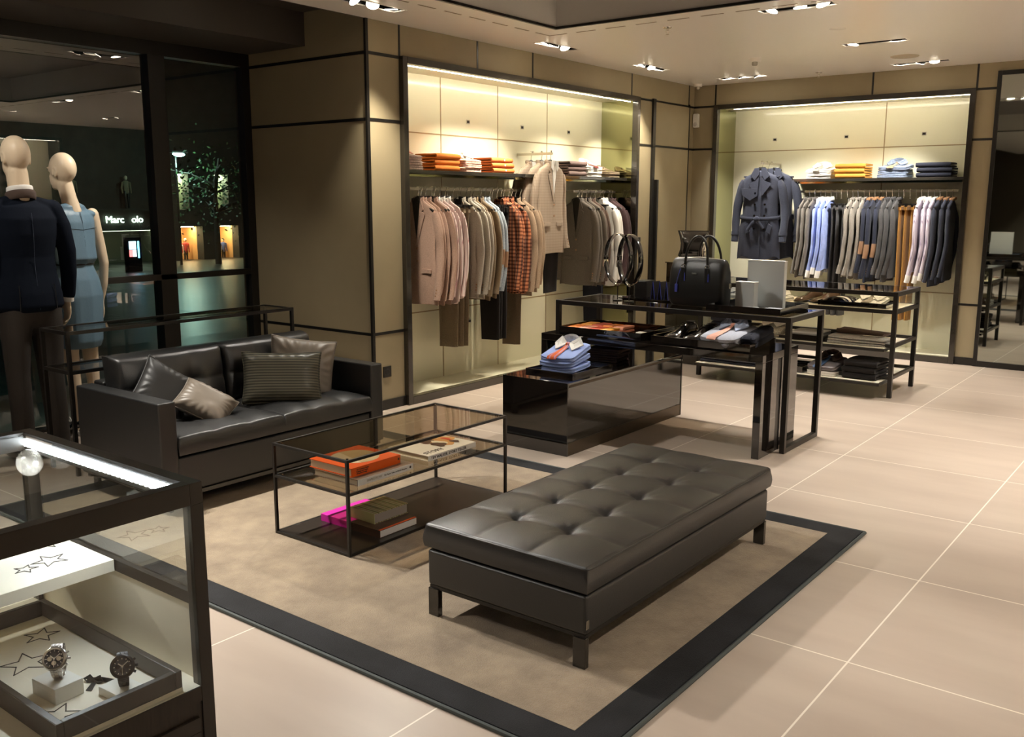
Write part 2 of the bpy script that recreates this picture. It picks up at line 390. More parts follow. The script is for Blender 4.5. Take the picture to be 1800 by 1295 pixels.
# joints
j = MB(); q = .003; jw = .011
for y0, y1 in ((YC, LA0), (LA1, YB)):
    for zz in ((.59, 2.15, 2.61) if y0 == YC else (2.15, 2.61)): j.box(XL-.01, XL+q, y0, y1, zz-jw, zz+jw)
for yy, z0 in ((5.165, AT), (6.06, AT), (6.81, AT), (8.49, AT), (9.73, 0)): j.box(XL-.01, XL+q, yy-.009, yy+.009, z0, CE)
struct('trim_3', j, m_black)
struct('trim_4', MB().box(XL-.012, XL+.008, YC-.008, YC+.018, 0, 2.95), m_black)
j = MB()
for zz in (.59, 2.15, 2.61): j.box(XW, XL-.012, YC-q, YC+.01, zz-jw, zz+jw)
struct('trim_5', j, m_black)
j = MB()
for zz in (.59, 2.15, 2.61): j.box(-2.135, -1.965, YB-q, YB+.01, zz-jw, zz+jw)
for zz in (2.15, 2.61): j.box(XL, RA0, YB-q, YB+.01, zz-jw, zz+jw)
for xx, z0, z1 in ((-4.80, AT, CE), (-3.10, AT, CE), (-2.14, AT, CE)): j.box(xx-.009, xx+.009, YB-q, YB+.01, z0, z1)
struct('trim_6', j, m_black)
struct('baseboard_left', MB().box(XL-.01, XL+.012, YC-.012, LA0, 0, .075).box(XL-.01, XL+.012, LA1, YB, 0, .075), m_black)
struct('baseboard_column', MB().box(XW, XL+.012, YC-.012, YC, 0, .075), m_black)
struct('baseboard_back', MB().box(XL, RA0, YB-.012, YB, 0, .075).box(RA1, -1.965, YB-.012, YB, 0, .075), m_black)
# flush door in the left wall
d = thing('door_1', None, None, (XL, 9.3, 0)); d['kind'] = 'structure'
MB().box(XL, XL+.014, 8.965, 9.72, .03, 2.60).build('door_leaf', m_linen, d, world=True, bevel=.002)
MB().box(XL, XL+.022, 8.91, 8.965, 0, 2.63).box(XL, XL+.018, 9.72, 9.735, 0, 2.63).build('door_frame', m_black, d, world=True)
MB().box(XL+.014, XL+.05, 8.975, 9.01, .25, 1.80).build('door_handle', m_black, d, world=True, bevel=.003)
MB().box(XL+.014, XL+.017, 8.965, 9.72, 2.139, 2.161).build('door_joint', m_black, d, world=True)
# mirror wall right of the alcove
mp_ = thing('wall_mirror', None, None, (-1.9, YB, 0)); mp_['kind'] = 'structure'
fm = MB(); fm.box(-1.965, -1.93, YB-.03, YB, 0, 2.76); fm.box(-1.93, 1.2, YB-.03, YB, 0, .055); fm.box(-1.93, 1.2, YB-.03, YB, 2.72, 2.76)
fm.box(1.165, 1.2, YB-.03, YB, .055, 2.72); fm.box(-.42, -.385, YB-.03, YB, .055, 2.72)
fm.build('mirror_frame', m_black, mp_, world=True, bevel=.002)
for a, b in ((-1.93, -.42), (-.385, 1.165)): onebox(a, b, YB-.018, YB-.001, .055, 2.72).build('mirror_pane', m_mirror, mp_, world=True)
# walls behind and to the right (seen in reflections)
struct('wall_near', onebox(-6.6, XR+.1, YN-.1, YN, -.12, 2.95), M('dark_panel', (.10, .085, .06), .5))  # coloured dark to cut the light this out-of-view wall bounces
# alcoves -----------------------------------------------------------
def alcove_left():
    AN = 'wall_alcove_left_'
    fw = .05
    f = MB(); f.box(XL-.02, XL+.045, LA0, LA0+fw, 0, AT); f.box(XL-.02, XL+.045, LA1-fw, LA1, 0, AT)
    f.box(XL-.02, XL+.045, LA0+fw, LA1-fw, AT-fw, AT); f.box(XL-.02, XL+.045, LA0+fw, LA1-fw, 0, .065)
    f.build(AN+'frame', m_frame, bevel=.002)
    onebox(LAX-.03, LAX, LA0, LA1, 0, AT).build(AN+'back', m_cream)
    onebox(LAX, XL, LA0, LA0+.02, .04, AT).build(AN+'side', m_greenm)
    onebox(LAX, XL-.02, LA1-.02, LA1, .04, AT).build(AN+'side', m_greenm)
    onebox(LAX, XL, LA0, LA1, 0, .05).build(AN+'floor', m_cream)
    onebox(LAX, XL, LA0, LA1, AT-.03, AT+.0).build(AN+'top', m_cream)
    onebox(-5.115, -5.10, LA0+.06, LA1-.06, AT-.05, AT-.032).build(AN+'led_strip', m_led)
    jj = MB()
    for yy in (6.065, 6.835, 7.60): jj.box(LAX, LAX+.002, yy-.005, yy+.005, .05, AT-.03)
    for zz in (.645, 2.125): jj.box(LAX, LAX+.002, LA0, LA1, zz-.005, zz+.005)
    jj.build(AN+'joint', m_creamd)
    vv = MB()
    for yy in (5.62, 6.42, 7.20, 7.97): vv.box(LAX, LAX+.003, yy-.022, yy+.022, 2.235, 2.27)
    for yy in (5.64, 6.42): vv.box(LAX, LAX+.003, yy-.022, yy+.022, .49, .52)
    vv.build(AN+'slot', m_steel)
    vv = MB()
    for yy in (5.62, 6.42, 7.20, 7.97): vv.box(LAX, LAX+.0045, yy-.016, yy+.016, 2.242, 2.263)
    for yy in (5.64, 6.42): vv.box(LAX, LAX+.0045, yy-.016, yy+.016, .496, .513)
    vv.build(AN+'slot_hole', m_black)
alcove_left()
def alcove_back():
    AN = 'wall_alcove_back_'
    fw = .05
    f = MB(); f.box(RA0, RA0+fw, YB-.045, YB+.02, 0, AT); f.box(RA1-fw, RA1, YB-.045, YB+.02, 0, AT)
    f.box(RA0+fw, RA1-fw, YB-.045, YB+.02, AT-fw, AT); f.box(RA0+fw, RA1-fw, YB-.045, YB+.02, 0, .065)
    f.build(AN+'frame', m_frame, bevel=.002)
    onebox(RA0, RA1, RAY, RAY+.03, 0, AT).build(AN+'back', m_cream)
    onebox(RA0, RA0+.02, YB+.02, RAY, .04, AT).build(AN+'side', m_greenm)
    onebox(RA1-.02, RA1, YB, RAY, .04, AT).build(AN+'side', m_greenm)
    onebox(RA0, RA1, YB, RAY, 0, .05).build(AN+'floor', m_cream)
    onebox(RA0, RA1, YB, RAY, AT-.03, AT).build(AN+'top', m_cream)
    onebox(RA0+.2, RA1-.06, YB+.05, YB+.065, AT-.05, AT-.032).build(AN+'led_strip', m_led)
    jj = MB()
    for xx in (-3.10,): jj.box(xx-.005, xx+.005, RAY-.002, RAY, .05, AT-.03)
    for zz in (.645, 2.135): jj.box(RA0, RA1, RAY-.002, RAY, zz-.005, zz+.005)
    jj.build(AN+'joint', m_creamd)
    vv = MB(); v2 = MB()
    for xx in (-4.30, -3.50, -2.71):
        vv.box(xx-.022, xx+.022, RAY-.003, RAY, 2.24, 2.275); v2.box(xx-.016, xx+.016, RAY-.0045, RAY, 2.247, 2.268)
    vv.build(AN+'slot', m_steel); v2.build(AN+'slot_hole', m_black)
alcove_back()
# right wall with its own lit alcove (seen only as a reflection in the window)
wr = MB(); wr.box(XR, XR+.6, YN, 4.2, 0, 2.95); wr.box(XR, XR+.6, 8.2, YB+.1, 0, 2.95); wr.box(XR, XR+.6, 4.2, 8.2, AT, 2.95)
struct('wall_right', wr, M('low_bounce_panel', (.06, .05, .035), .5))  # near-black colour put on to lower the bounced light
AN = 'wall_alcove_right_'
f = MB(); f.box(XR-.045, XR+.02, 4.2, 4.25, 0, AT); f.box(XR-.045, XR+.02, 8.15, 8.2, 0, AT); f.box(XR-.045, XR+.02, 4.25, 8.15, AT-.05, AT); f.box(XR-.045, XR+.02, 4.25, 8.15, 0, .065)
f.build(AN+'frame', m_frame)
onebox(XR+.45, XR+.48, 4.2, 8.2, 0, AT).build(AN+'back', m_cream)
onebox(XR, XR+.45, 4.2, 8.2, AT-.03, AT).build(AN+'top', m_cream)
onebox(XR, XR+.45, 4.2, 8.2, 0, .05).build(AN+'floor', m_cream)
onebox(XR+.05, XR+.08, 4.26, 8.14, AT-.05, AT-.032).build(AN+'led_strip', m_led)
for o_ in bpy.data.objects:
    if o_.name.startswith('wall_alcove'): o_['kind'] = 'structure'
# window wall --------------------------------------------------------
wn = thing('window_1', None, None, (XW, 2, 0)); wn['kind'] = 'structure'
f = MB()
f.box(XW-.06, XW+.04, YN, YC, 2.61, 2.71); f.box(XW-.06, XW+.04, YN, YC, -.1, .02)
f.box(XW-.06, XW+.05, 3.94, 4.075, .02, 2.61); f.box(XW-.06, XW+.04, 4.76, YC, .02, 2.61)
f.box(XW-.06, XW+.04, .2, .3, .02, 2.61)
f.build('window_frame', m_black, wn, world=True, bevel=.002)
onebox(XW+.0, XW+.05, YN, 4.76, .985, 1.03).build('window_rail', m_metal, wn, world=True, bevel=.004)
for a_, b_ in ((YN, .2), (.3, 3.94), (4.075, 4.76)): onebox(XW-.012, XW, a_, b_, .02, 2.61).build('window_pane', m_dglass, wn, world=True)
text('window_lettering', 'SVC', .05, m_white, basis((XW+.004, 3.16, .035), (0, 1, 0), (0, 0, 1)), wn)
# ------------------------------------------------------------------ ceiling fixtures
def fixture(i, x, y, ax, lamps):
    lab = {0: 'black recessed ceiling slot with lamps, cut off by the top edge above the column',
           1: 'black recessed ceiling slot with lamps beside the inner corner of the coffer',
           2: 'black recessed ceiling slot with lamps above the far end of the left clothes alcove',
           3: 'largest black recessed ceiling slot with round lamps, at the top right',
           4: 'black recessed ceiling slot with two lamps, middle one of the right-hand row',
           5: 'black recessed ceiling slot with lamps above the rail of shirts in the back alcove',
           6: 'black recessed ceiling slot with lamps above the navy trench coat'}.get(i, 'black recessed ceiling slot with lamps, unseen further along the shop ceiling')
    t = thing('ceiling_light', lab, 'ceiling light', (x, y, CE), 0, 'recessed ceiling lights')
    hx, hy = (.25, .055) if ax == 0 else (.055, .25); w = .004; g = .001
    h = MB(); h.box(-hx+g, hx-g, -hy+g, hy-g, .118, .122)
    h.box(-hx+g, -hx+w, -hy+g, hy-g, .004, .118).box(hx-w, hx-g, -hy+g, hy-g, .004, .118).box(-hx+w, hx-w, -hy+g, -hy+w, .004, .118).box(-hx+w, hx-w, hy-w, hy-g, .004, .118)
    h.build('housing', m_black, t)
    r = MB(); e = .009
    r.box(-hx-e, hx+e, -hy-e, -hy, -.003, 0).box(-hx-e, hx+e, hy, hy+e, -.003, 0).box(-hx-e, -hx, -hy, hy, -.003, 0).box(hx, hx+e, -hy, hy, -.003, 0)
    r.build('rim', m_ceil, t)
    for off, aim, wf in lamps:
        p = Vector((off, 0, .018)) if ax == 0 else Vector((0, off, .018)); d = Vector(aim).normalized()
        lh = MB().tube([p-d*.035, p, p+d*.018], [.026, .044, .047], 20).build('lamp_head', m_metal, t, smooth=True)
        MB().tube([p+d*.0185, p+d*.0215], [.043, .043], 20).build('lamp_face', m_bulb, lh)
        ld = bpy.data.lights.new('spot', 'SPOT'); lo = bpy.data.objects.new('spot', ld); COL.objects.link(lo)
        ld.energy = SPOT_W*wf; ld.color = WARM if (ax == 1 and x < -4.5 and aim[0] < 0) else NEUT
        ld.spot_size = R(66); ld.spot_blend = .8; ld.shadow_soft_size = .035
        lo.parent = t; lo.location = p+d*.05; lo.rotation_euler = d.to_track_quat('-Z', 'Y').to_euler()
for i, a_ in enumerate(FIX): fixture(i, *a_)
# small things on the ceiling
def sprinkler(x, y, lab):
    t = thing('sprinkler', lab, 'sprinkler', (x, y, CE), 0, 'ceiling sprinklers')
    MB().lathe([(.001, -.006), (.030, -.005), (.034, 0)]).build('escutcheon', m_chrome, t, smooth=True)
    h = MB(); h.cyl((0, 0, -.006), (0, 0, -.022), .009); h.tube([(-.012, 0, -.02), (-.012, 0, -.038), (0, 0, -.048)], .0025, 6); h.tube([(.012, 0, -.02), (.012, 0, -.038), (0, 0, -.048)], .0025, 6)
    h.lathe([(.001, -.053), (.013, -.051), (.013, -.048)]); h.box(-.013, .013, -.003, .003, -.022, -.018)
    h.build('spray_head', m_chrome, t)
sprinkler(-3.55, 6.45, 'chrome ceiling sprinkler just beyond the corner of the coffer')
sprinkler(-3.54, 9.55, 'chrome ceiling sprinkler near the back wall, above the shelf of folded clothes')
t = thing('smoke_detector', 'white round smoke detector on the ceiling above the shelf unit', 'smoke detector', (-3.67, 8.3, CE))
MB().lathe([(.001, -.03), (.048, -.03), (.054, -.02), (.054, 0)]).build('base', m_ceil, t, smooth=True)
MB().lathe([(.001, -.062), (.022, -.06), (.026, -.05), (.026, -.03)]).build('sensor', M('grey_plastic', (.30, .28, .25), .5), t, smooth=True)
tag(MB().lathe([(.001, -.006), (.115, -.005), (.12, 0)], (0, 0, 0), 40).build('ceiling_speaker', M('speaker_beige', (.55, .47, .34), .7), None, smooth=True), 'beige round flush ceiling speaker near the back wall', 'speaker').location = (-2.56, 8.97, CE)
tag(MB().lathe([(.001, -.003), (.055, -.003), (.06, 0)], (0, 0, 0), 32).build('ceiling_cover', m_ceil, None, smooth=True), 'cream round cover plate on the ceiling between two slot lights', 'cover plate').location = (-2.57, 7.26, CE)
t = thing('security_camera', 'small white dome camera on the ceiling in the room corner', 'security camera', (-4.93, 9.68, CE))
MB().lathe([(.001, -.03), (.045, -.028), (.05, 0)]).build('camera_body', m_ceil, t, smooth=True)
MB().ell((0, 0, -.03), (.026, .026, .028)).build('camera_dome', m_steel, t, smooth=True)
t = thing('motion_sensor', 'white plastic motion sensor high on the wall in the corner', 'motion sensor', (-5.02, YB, 2.46))
MB().box(-5.05, -4.985, YB-.045, YB, 2.39, 2.54).build('sensor_body', m_white, t, world=True, bevel=.008)
MB().ell((-5.018, YB-.043, 2.425), (.025, .012, .024)).build('sensor_lens', M('lens_white', (.6, .58, .55), .4), t, world=True, smooth=True)
t = thing('wall_outlet', 'dark square power socket low on the wall right of the sofa', 'power socket', (XL, 4.966, .292))
MB().box(XL, XL+.01, 4.925, 5.007, .25, .334).build('outlet_plate', m_metal, t, world=True, bevel=.003)
MB().tube([(XL+.0102, 4.966, .292), (XL+.012, 4.966, .292)], [.022, .020], 20).build('outlet_hole', m_black, t, world=True)
tag(MB().box(XL, XL+.012, 8.655, 8.72, 1.10, 1.20).build('control_panel', m_metal, None, bevel=.002), 'small dark control panel on the wall right of the burgundy jackets', 'control panel')
# rug ----------------------------------------------------------------
rg = thing('rug', 'beige silky rug with black border under the seating', 'rug', (-3.1, 3.2, 0))
rx0, rx1, ry0, ry1 = -4.95, -1.29, 2.01, 4.43
rb = MB(); rb.box(rx0+.135, rx1-.135, ry0+.135, ry1-.135, 0.001, .014); rb.build('rug_field', m_rug, rg, world=True)
r2 = MB(); B_ = .135
r2.box(rx0+.01, rx1-.01, ry0+.01, ry0+B_, .001, .013).box(rx0+.01, rx1-.01, ry1-B_, ry1-.01, .001, .013).box(rx0+.01, rx0+B_, ry0+B_, ry1-B_, .001, .013).box(rx1-B_, rx1-.01, ry0+B_, ry1-B_, .001, .013)
r2.build('rug_border', m_rugk, rg, world=True)
r3 = MB(); r3.tube([(rx0, ry0, .007), (rx1, ry0, .007)], .008, 8); r3.tube([(rx1, ry0, .007), (rx1, ry1, .007)], .008, 8); r3.tube([(rx1, ry1, .007), (rx0, ry1, .007)], .008, 8); r3.tube([(rx0, ry1, .007), (rx0, ry0, .007)], .008, 8)
r3.build('rug_binding', m_rugb, rg, world=True, smooth=True)
RZ = .014
# ================================================================== FURNITURE
def sstep(a, b, x):
    t = max(0, min(1, (x-a)/(b-a))); return t*t*(3-2*t)
def cushion(x0, x1, y0, y1, z0, z1, seams_x=(), seams_y=(), tufts=(), crown=.02, groove=.006, dip=.02, drad=.07, rad=.02, nx=60, ny=60, tf=None, noise=.002, edge_sag=0):
    # closed padded box: stitched top with seams and tuft points, soft rounded rim
    mb = MB(); W = x1-x0; D = y1-y0
    def inset(t, L):      # extra inset of a side ring
        return 0
    def top(u, v):
        x = x0+W*u; y = y0+D*v
        eu = min(u, 1-u)*W; ev = min(v, 1-v)*D
        h = crown*(min(1, eu/.14)*(2-min(1, eu/.14)))*(min(1, ev/.14)*(2-min(1, ev/.14)))
        for s in seams_x: h -= groove*math.exp(-((x-s)/.010)**2)*min(1, ev/.03)+groove*1.2*math.exp(-((x-s)/.045)**2)
        for s in seams_y: h -= groove*math.exp(-((y-s)/.010)**2)*min(1, eu/.03)+groove*1.2*math.exp(-((y-s)/.045)**2)
        for a, b in tufts:
            r = math.hypot(x-a, y-b); h -= dip*math.exp(-(r/drad)**2)+dip*.6*math.exp(-(r/.016)**2)
            an = math.atan2(y-b, x-a); h += .0018*math.sin(an*9+a*40)*math.exp(-((r-.05)/.035)**2)
        h += noise*mnoise.noise(Vector((x*7, y*7, z1*3)))
        # round the rim
        rr = rad
        if eu < rr: h -= rr-math.sqrt(max(0, rr*rr-(rr-eu)**2))
        if ev < rr: h -= rr-math.sqrt(max(0, rr*rr-(rr-ev)**2))
        return (x, y, z1+h)
    def warp(k, n):       # denser samples at the rim
        t = k/n; return t
    us = sorted(set([0, .25*rad/W, .6*rad/W, rad/W, 2*rad/W]+[i/nx for i in range(nx+1)]+[1-.25*rad/W, 1-.6*rad/W, 1-rad/W, 1-2*rad/W]))
    vs = sorted(set([0, .25*rad/D, .6*rad/D, rad/D, 2*rad/D]+[i/ny for i in range(ny+1)]+[1-.25*rad/D, 1-.6*rad/D, 1-rad/D, 1-2*rad/D]))
    A, B = len(us), len(vs)
    V = [top(u, v) for v in vs for u in us]
    Fc = [(j_*A+i, j_*A+i+1, (j_+1)*A+i+1, (j_+1)*A+i) for j_ in range(B-1) for i in range(A-1)]
    per = [i for i in range(A)]+[j_*A+A-1 for j_ in range(1, B)]+[(B-1)*A+i for i in range(A-2, -1, -1)]+[j_*A for j_ in range(B-2, 0, -1)]
    cx, cy = (x0+x1)/2, (y0+y1)/2; last = per; n = len(per)
    for k, zt in enumerate((.75, .5, .25, .06, 0)):
        base = len(V)
        for i in per:
            x, y, z = V[i]; bul = .006*math.sin(PI*zt) if zt else 0
            if zt == 0: sx = (x-cx)*(1-.012/W*2); sy = (y-cy)*(1-.012/D*2)
            else: sx = (x-cx)+(bul if x > cx else -bul)*(abs(x-cx) > W/2-.001); sy = (y-cy)+(bul if y > cy else -bul)*(abs(y-cy) > D/2-.001)
            V.append((cx+sx, cy+sy, z0+(z-z0)*zt))
        new = [base+i for i in range(n)]
        for i in range(n): Fc.append((last[(i+1) % n], last[i], new[i], new[(i+1) % n]))
        last = new
    Fc.append(tuple(reversed(last)))
    if tf: V = [tf(p) for p in V]
    return mb.add(V, Fc)
def rimtube(x0, x1, y0, y1, z, r, rc=.02):
    pts = []
    for cx, cy, a0 in ((x1-rc, y1-rc, 0), (x0+rc, y1-rc, 90), (x0+rc, y0+rc, 180), (x1-rc, y0+rc, 270)):
        for k in range(5):
            an = R(a0+k*22.5); pts.append((cx+rc*math.cos(an), cy+rc*math.sin(an), z))
    return pts
# ---- ottoman bench
ox0, ox1, oy0, oy1 = -2.325, -1.595, 2.462, 3.985
ot = thing('ottoman', 'long tufted charcoal leather bench in front of the coffee table', 'ottoman', (-1.96, 3.22, RZ))
OX = [ox0+(ox1-ox0)*k/3 for k in (1, 2)]; OY = [oy0+(oy1-oy0)*k/6 for k in (1, 2, 3, 4, 5)]
cu = cushion(ox0, ox1, oy0, oy1, .284, .379, OX, OY, [(a, b) for a in OX for b in OY], crown=.012, groove=.0030, dip=.010, drad=.042, rad=.012, nx=66, ny=130).build('seat_cushion', m_leather, ot, world=True, smooth=True)
MB().tube(rimtube(ox0, ox1, oy0, oy1, .371, 0), .0038, 8, closed=True, ref=(0, 0, 1)).build('piping', m_leather, cu, smooth=True).location = (-ot.location.x, -ot.location.y, -ot.location.z)
MB().box(ox0+.006, ox1-.006, oy0+.006, oy1-.006, .135, .276).build('base', m_leather, ot, world=True, bevel=.012, segs=4)
MB().box(ox0+.02, ox1-.02, oy0+.02, oy1-.02, .275, .285).build('seam_gap', m_black, ot, world=True)
MB().box(ox0+.012, ox1-.012, oy0+.012, oy1-.012, .121, .135).build('plinth_frame', m_metal, ot, world=True)
for lx in (ox0+.008, ox1-.058):
    for ly in (oy0+.006, oy1-.030): MB().box(lx, lx+.05, ly, ly+.024, RZ, .124).build('leg', m_frame, ot, world=True, bevel=.002)
MB().box(ox1-.006, ox1-.0042, oy0+.010, oy0+.024, .158, .188).build('label_tab', m_steel, ot, world=True).location.x += .0
# ---- sofa
sx0, sx1, sy0, sy1 = -4.93, -4.135, 2.49, 4.02
sf = thing('sofa', 'charcoal leather two-seat sofa with box arms beside the column', 'sofa', (-4.53, 3.25, RZ))
for a_, b_ in ((sy0, sy0+.098), (sy1-.098, sy1)):
    MB().box(sx0, sx1, a_, b_, .10, .585).build('armrest', m_leather, sf, world=True, bevel=.009, segs=4)
MB().box(sx0, sx1-.015, sy0+.10, sy1-.10, .10, .285).build('base', m_leather, sf, world=True, bevel=.01, segs=3)
MB().box(sx0, sx0+.10, sy0+.10, sy1-.10, .287, .60).build('back_frame', m_leather, sf, world=True, bevel=.012, segs=3)
ym = (sy0+sy1)/2; ia, ib = sy0+.101, sy1-.101
for a_, b_ in ((ia, ym-.002), (ym+.002, ib)):
    L_ = b_-a_
    sxs = [sx1-.27]; sys_ = [a_+L_/3, a_+2*L_/3]
    cushion(sx0+.17, sx1+.004, a_, b_, .297, .395, sxs, sys_, [(sxs[0], s_) for s_ in sys_], crown=.026, groove=.004, dip=.012, drad=.055, rad=.016, nx=40, ny=50).build('seat_cushion', m_leather, sf, world=True, smooth=True)
    # back cushion, leaning: build flat (x = height, y = width) then stand up
    H_ = .34
    def tf(p, a_=a_, b_=b_):
        h, y, zz = p; lean = .30
        return (sx0+.105+zz-(h)*lean*.45+.045, y, .405+h*.985)
    sys2 = [a_+L_/3, a_+2*L_/3]
    cushion(0, H_, a_, b_, 0, .145, [H_*.5], sys2, [(H_*.5, s_) for s_ in sys2], crown=.030, groove=.004, dip=.014, drad=.055, rad=.03, nx=34, ny=50, tf=lambda p: tf((p[0], p[1], p[2]))).build('back_cushion', m_leather, sf, world=True, smooth=True)
ft = MB(); ft.box(sx0+.05, sx1-.03, sy0+.04, sy0+.07, .075, .10).box(sx0+.05, sx1-.03, sy1-.07, sy1-.04, .075, .10).box(sx1-.03, sx1-.012, sy0+.02, sy1-.02, .078, .098).box(sx0+.02, sx0+.05, sy0+.02, sy1-.02, .075, .10)
ft.build('plinth_frame', m_frame, sf, world=True)
for lx in (sx0+.04, sx1-.06):
    for ly in (sy0+.04, sy1-.07): MB().box(lx, lx+.045, ly, ly+.02, RZ if lx > -4.9+0 else RZ, .08).build('leg', m_frame, sf, world=True)
# ---- pillows
def pillow(name, label, mat, W, H, T, loc, rot, wr=.006, seed=1, pip=None, group='cushions on the sofa'):
    mb = MB(); n = 36
    def f(sg):
        def g(u, v):
            a = u*2-1; b = v*2-1
            x = a*W/2*(1-.07*(1-b*b)*a*a); y = b*H/2*(1-.07*(1-a*a)*b*b)
            pr = max(0, (1-a**4))*max(0, (1-b**4)); z = sg*T/2*pr**.55
            edge = max(abs(a), abs(b)); ang = math.atan2(b, a)
            z += sg*wr*math.sin(ang*22+seed*3+3*mnoise.noise(Vector((a*2, b*2, seed))))*sstep(.45, .95, edge)*pr**.3
            z += sg*wr*1.2*mnoise.noise(Vector((a*2.2+seed, b*2.2, sg)))*pr**.5
            return (x, y, z)
        return g
    mb.grid(n, n, f(1)); k = len(mb.v); mb.grid(n, n, f(-1)); mb.f = mb.f[:n*n]+[tuple(reversed(q)) for q in mb.f[n*n:]]
    o = mb.build(name, mat, None, smooth=True)
    wd = o.modifiers.new('weld', 'WELD'); wd.merge_threshold = .0008
    tag(o, label, 'cushion', group)
    o.location = loc; o.rotation_euler = rot
    edge = []
    g = f(1)
    for k in range(40): edge.append(g(k/40, 0))
    for k in range(40): edge.append(g(1, k/40))
    for k in range(40): edge.append(g(1-k/40, 1))
    for k in range(40): edge.append(g(0, 1-k/40))
    MB().tube(edge, .004, 6, closed=True).build('piping', pip or mat, o, smooth=True)
    return o
# local x = width (along sofa), y = height, z = thickness (towards the room)
def prot(lean, yawz, rollz):
    m3 = Matrix.Rotation(yawz, 3, 'Z') @ Matrix.Rotation(-lean, 3, 'Y') @ Matrix(((0, 0, 1), (1, 0, 0), (0, 1, 0))) @ Matrix.Rotation(rollz, 3, 'Z')
    return m3.to_euler()
pillow('cushion', 'charcoal cushion leaning in the left corner of the sofa', m_dkpil, .31, .31, .11, (-4.55, 2.78, .545), prot(R(22), R(-4), R(-38)), .004, 1)
pillow('cushion', 'small taupe piped cushion leaning on the left arm of the sofa', m_taupesat, .30, .22, .12, (-4.38, 2.92, .485), prot(R(46), R(-12), R(-44)), .004, 2)
pillow('cushion', 'rectangular dark green-grey cushion with horizontal pleats', m_satin, .46, .31, .13, (-4.40, 3.46, .545), prot(R(20), R(-34), R(-3)), .003, 3)
pillow('cushion', 'large light taupe square cushion leaning against the right arm of the sofa', m_taupes2, .40, .37, .13, (-4.50, 3.69, .56), prot(R(14), R(-30), R(-10)), .007, 4)
# ---- framed glass furniture
def bars(mb, pts, t):
    h = t/2
    for (a, b) in pts:
        a = Vector(a); b = Vector(b)
        mb.box(min(a.x, b.x)-h, max(a.x, b.x)+h, min(a.y, b.y)-h, max(a.y, b.y)+h, min(a.z, b.z)-h, max(a.z, b.z)+h)
    return mb
def ringframe(x0, x1, y0, y1, z, t):
    h = t/2
    return MB().box(x0, x1, y0, y0+t, z-h, z+h).box(x0, x1, y1-t, y1, z-h, z+h).box(x0, x0+t, y0+t, y1-t, z-h, z+h).box(x1-t, x1, y0+t, y1-t, z-h, z+h)
# coffee table
kx0, kx1, ky0, ky1 = -3.50, -2.985, 2.675, 3.805; kt = .013
ct = thing('coffee_table', 'low black metal coffee table with smoked glass shelves', 'coffee table', (-3.24, 3.24, RZ))
for nm, zz in (('top_frame', .4505), ('shelf_frame', .298), ('bottom_frame', .0205)): ringframe(kx0, kx1, ky0, ky1, zz, kt).build(nm, m_metal, ct, world=True, bevel=.001)
for lx in (kx0, kx1-kt):
    for ly in (ky0, ky1-kt): MB().box(lx-.0004, lx+kt+.0004, ly-.0004, ly+kt+.0004, RZ, .457).build('leg', m_metal, ct, world=True, bevel=.001)
onebox(kx0+kt, kx1-kt, ky0+kt, ky1-kt, .446, .454).build('glass_top', m_smoke, ct, world=True)
onebox(kx0+kt, kx1-kt, ky0+kt, ky1-kt, .294, .302).build('glass_shelf', m_smoke, ct, world=True)
onebox(kx0+kt, kx1-kt, ky0+kt, ky1-kt, .015, .026).build('bottom_shelf', M('dark_wood_shelf', (.03, .022, .016), .3), ct, world=True)
for zz in (.455, .303):
    for lx in (kx0+.03, kx1-.03):
        for ly in (ky0+.03, ky1-.03): MB().tube([(lx, ly, zz-.003), (lx, ly, zz+.0015)], .006, 12).build('glass_stud', m_chrome, ct, world=True)
# books
def book(label, x0, x1, y0, y1, z0, z1, mc, spine='x1', rz=0, fmt=None, name='book', cat='book', grp=None):
    # pages inset, cover boards and spine; spine side: 'x1' (towards the room) or 'y0'
    cx, cy = (x0+x1)/2, (y0+y1)/2; t = thing(name, label, cat, (cx, cy, z0), rz, grp)
    a, b = (x1-x0)/2, (y1-y0)/2; h = z1-z0; c = .003; i = .005
    cv = MB().box(-a, a, -b, b, 0, c).box(-a, a, -b, b, h-c, h)
    if spine == 'x1': cv.box(a-c, a, -b, b, c, h-c); pg = (-a+i, a-c, -b+i, b-i)
    else: cv.box(-a, a, -b, -b+c, c, h-c); pg = (-a+i, a-i, -b+c, b-i)
    cv.build('cover', mc, t)
    MB().box(*pg, c, h-c).build('pages', m_paper, t)
    return t, a, b, h
m_bor = M('book_orange', (.85, .12, .01), .4); m_bwh = M('book_white', (.86, .84, .80), .35); m_bgr = M('book_grey_cover', (.20, .15, .12), .35)
m_bpk = M('book_pink', (.75, .03, .42), .35); m_btxt = M('print_dark', (.05, .04, .04), .6); m_bbr = M('book_brown', (.09, .05, .03), .35)
m_tart = stripes('tartan_cover', (.42, .42, .22), (.30, .10, .08), 1, 60, .25, .5, c3=(.55, .62, .45), axis2=1, freq2=23)
sz = .302
t, a, b, h = book('white-spined tailoring book lying under the thick orange book', -3.345, -3.045, 2.79, 3.15, sz, sz+.030, m_bgr)
MB().box(a-.0005, a+.0006, -b, b, 0, h).build('spine', m_bwh, t)
text('lettering', 'SAVILE ROW', .017, m_steel, basis((a+.0008, -b+.055, .009), (0, 1, 0), (0, 0, 1)), None).parent = t
text('lettering', 'The Master Tailors of British Bespoke', .0098, m_btxt, basis((a+.0008, -b+.165, .011), (0, 1, 0), (0, 0, 1)), None).parent = t
MB().tube([(a+.0007, b-.02, h/2), (a+.0012, b-.02, h/2)], .006, 14).build('publisher_mark', m_btxt, t)
t, a, b, h = book('thick orange book with a cream circle on its cover', -3.385, -3.095, 2.80, 3.115, sz+.030, sz+.071, m_bor)
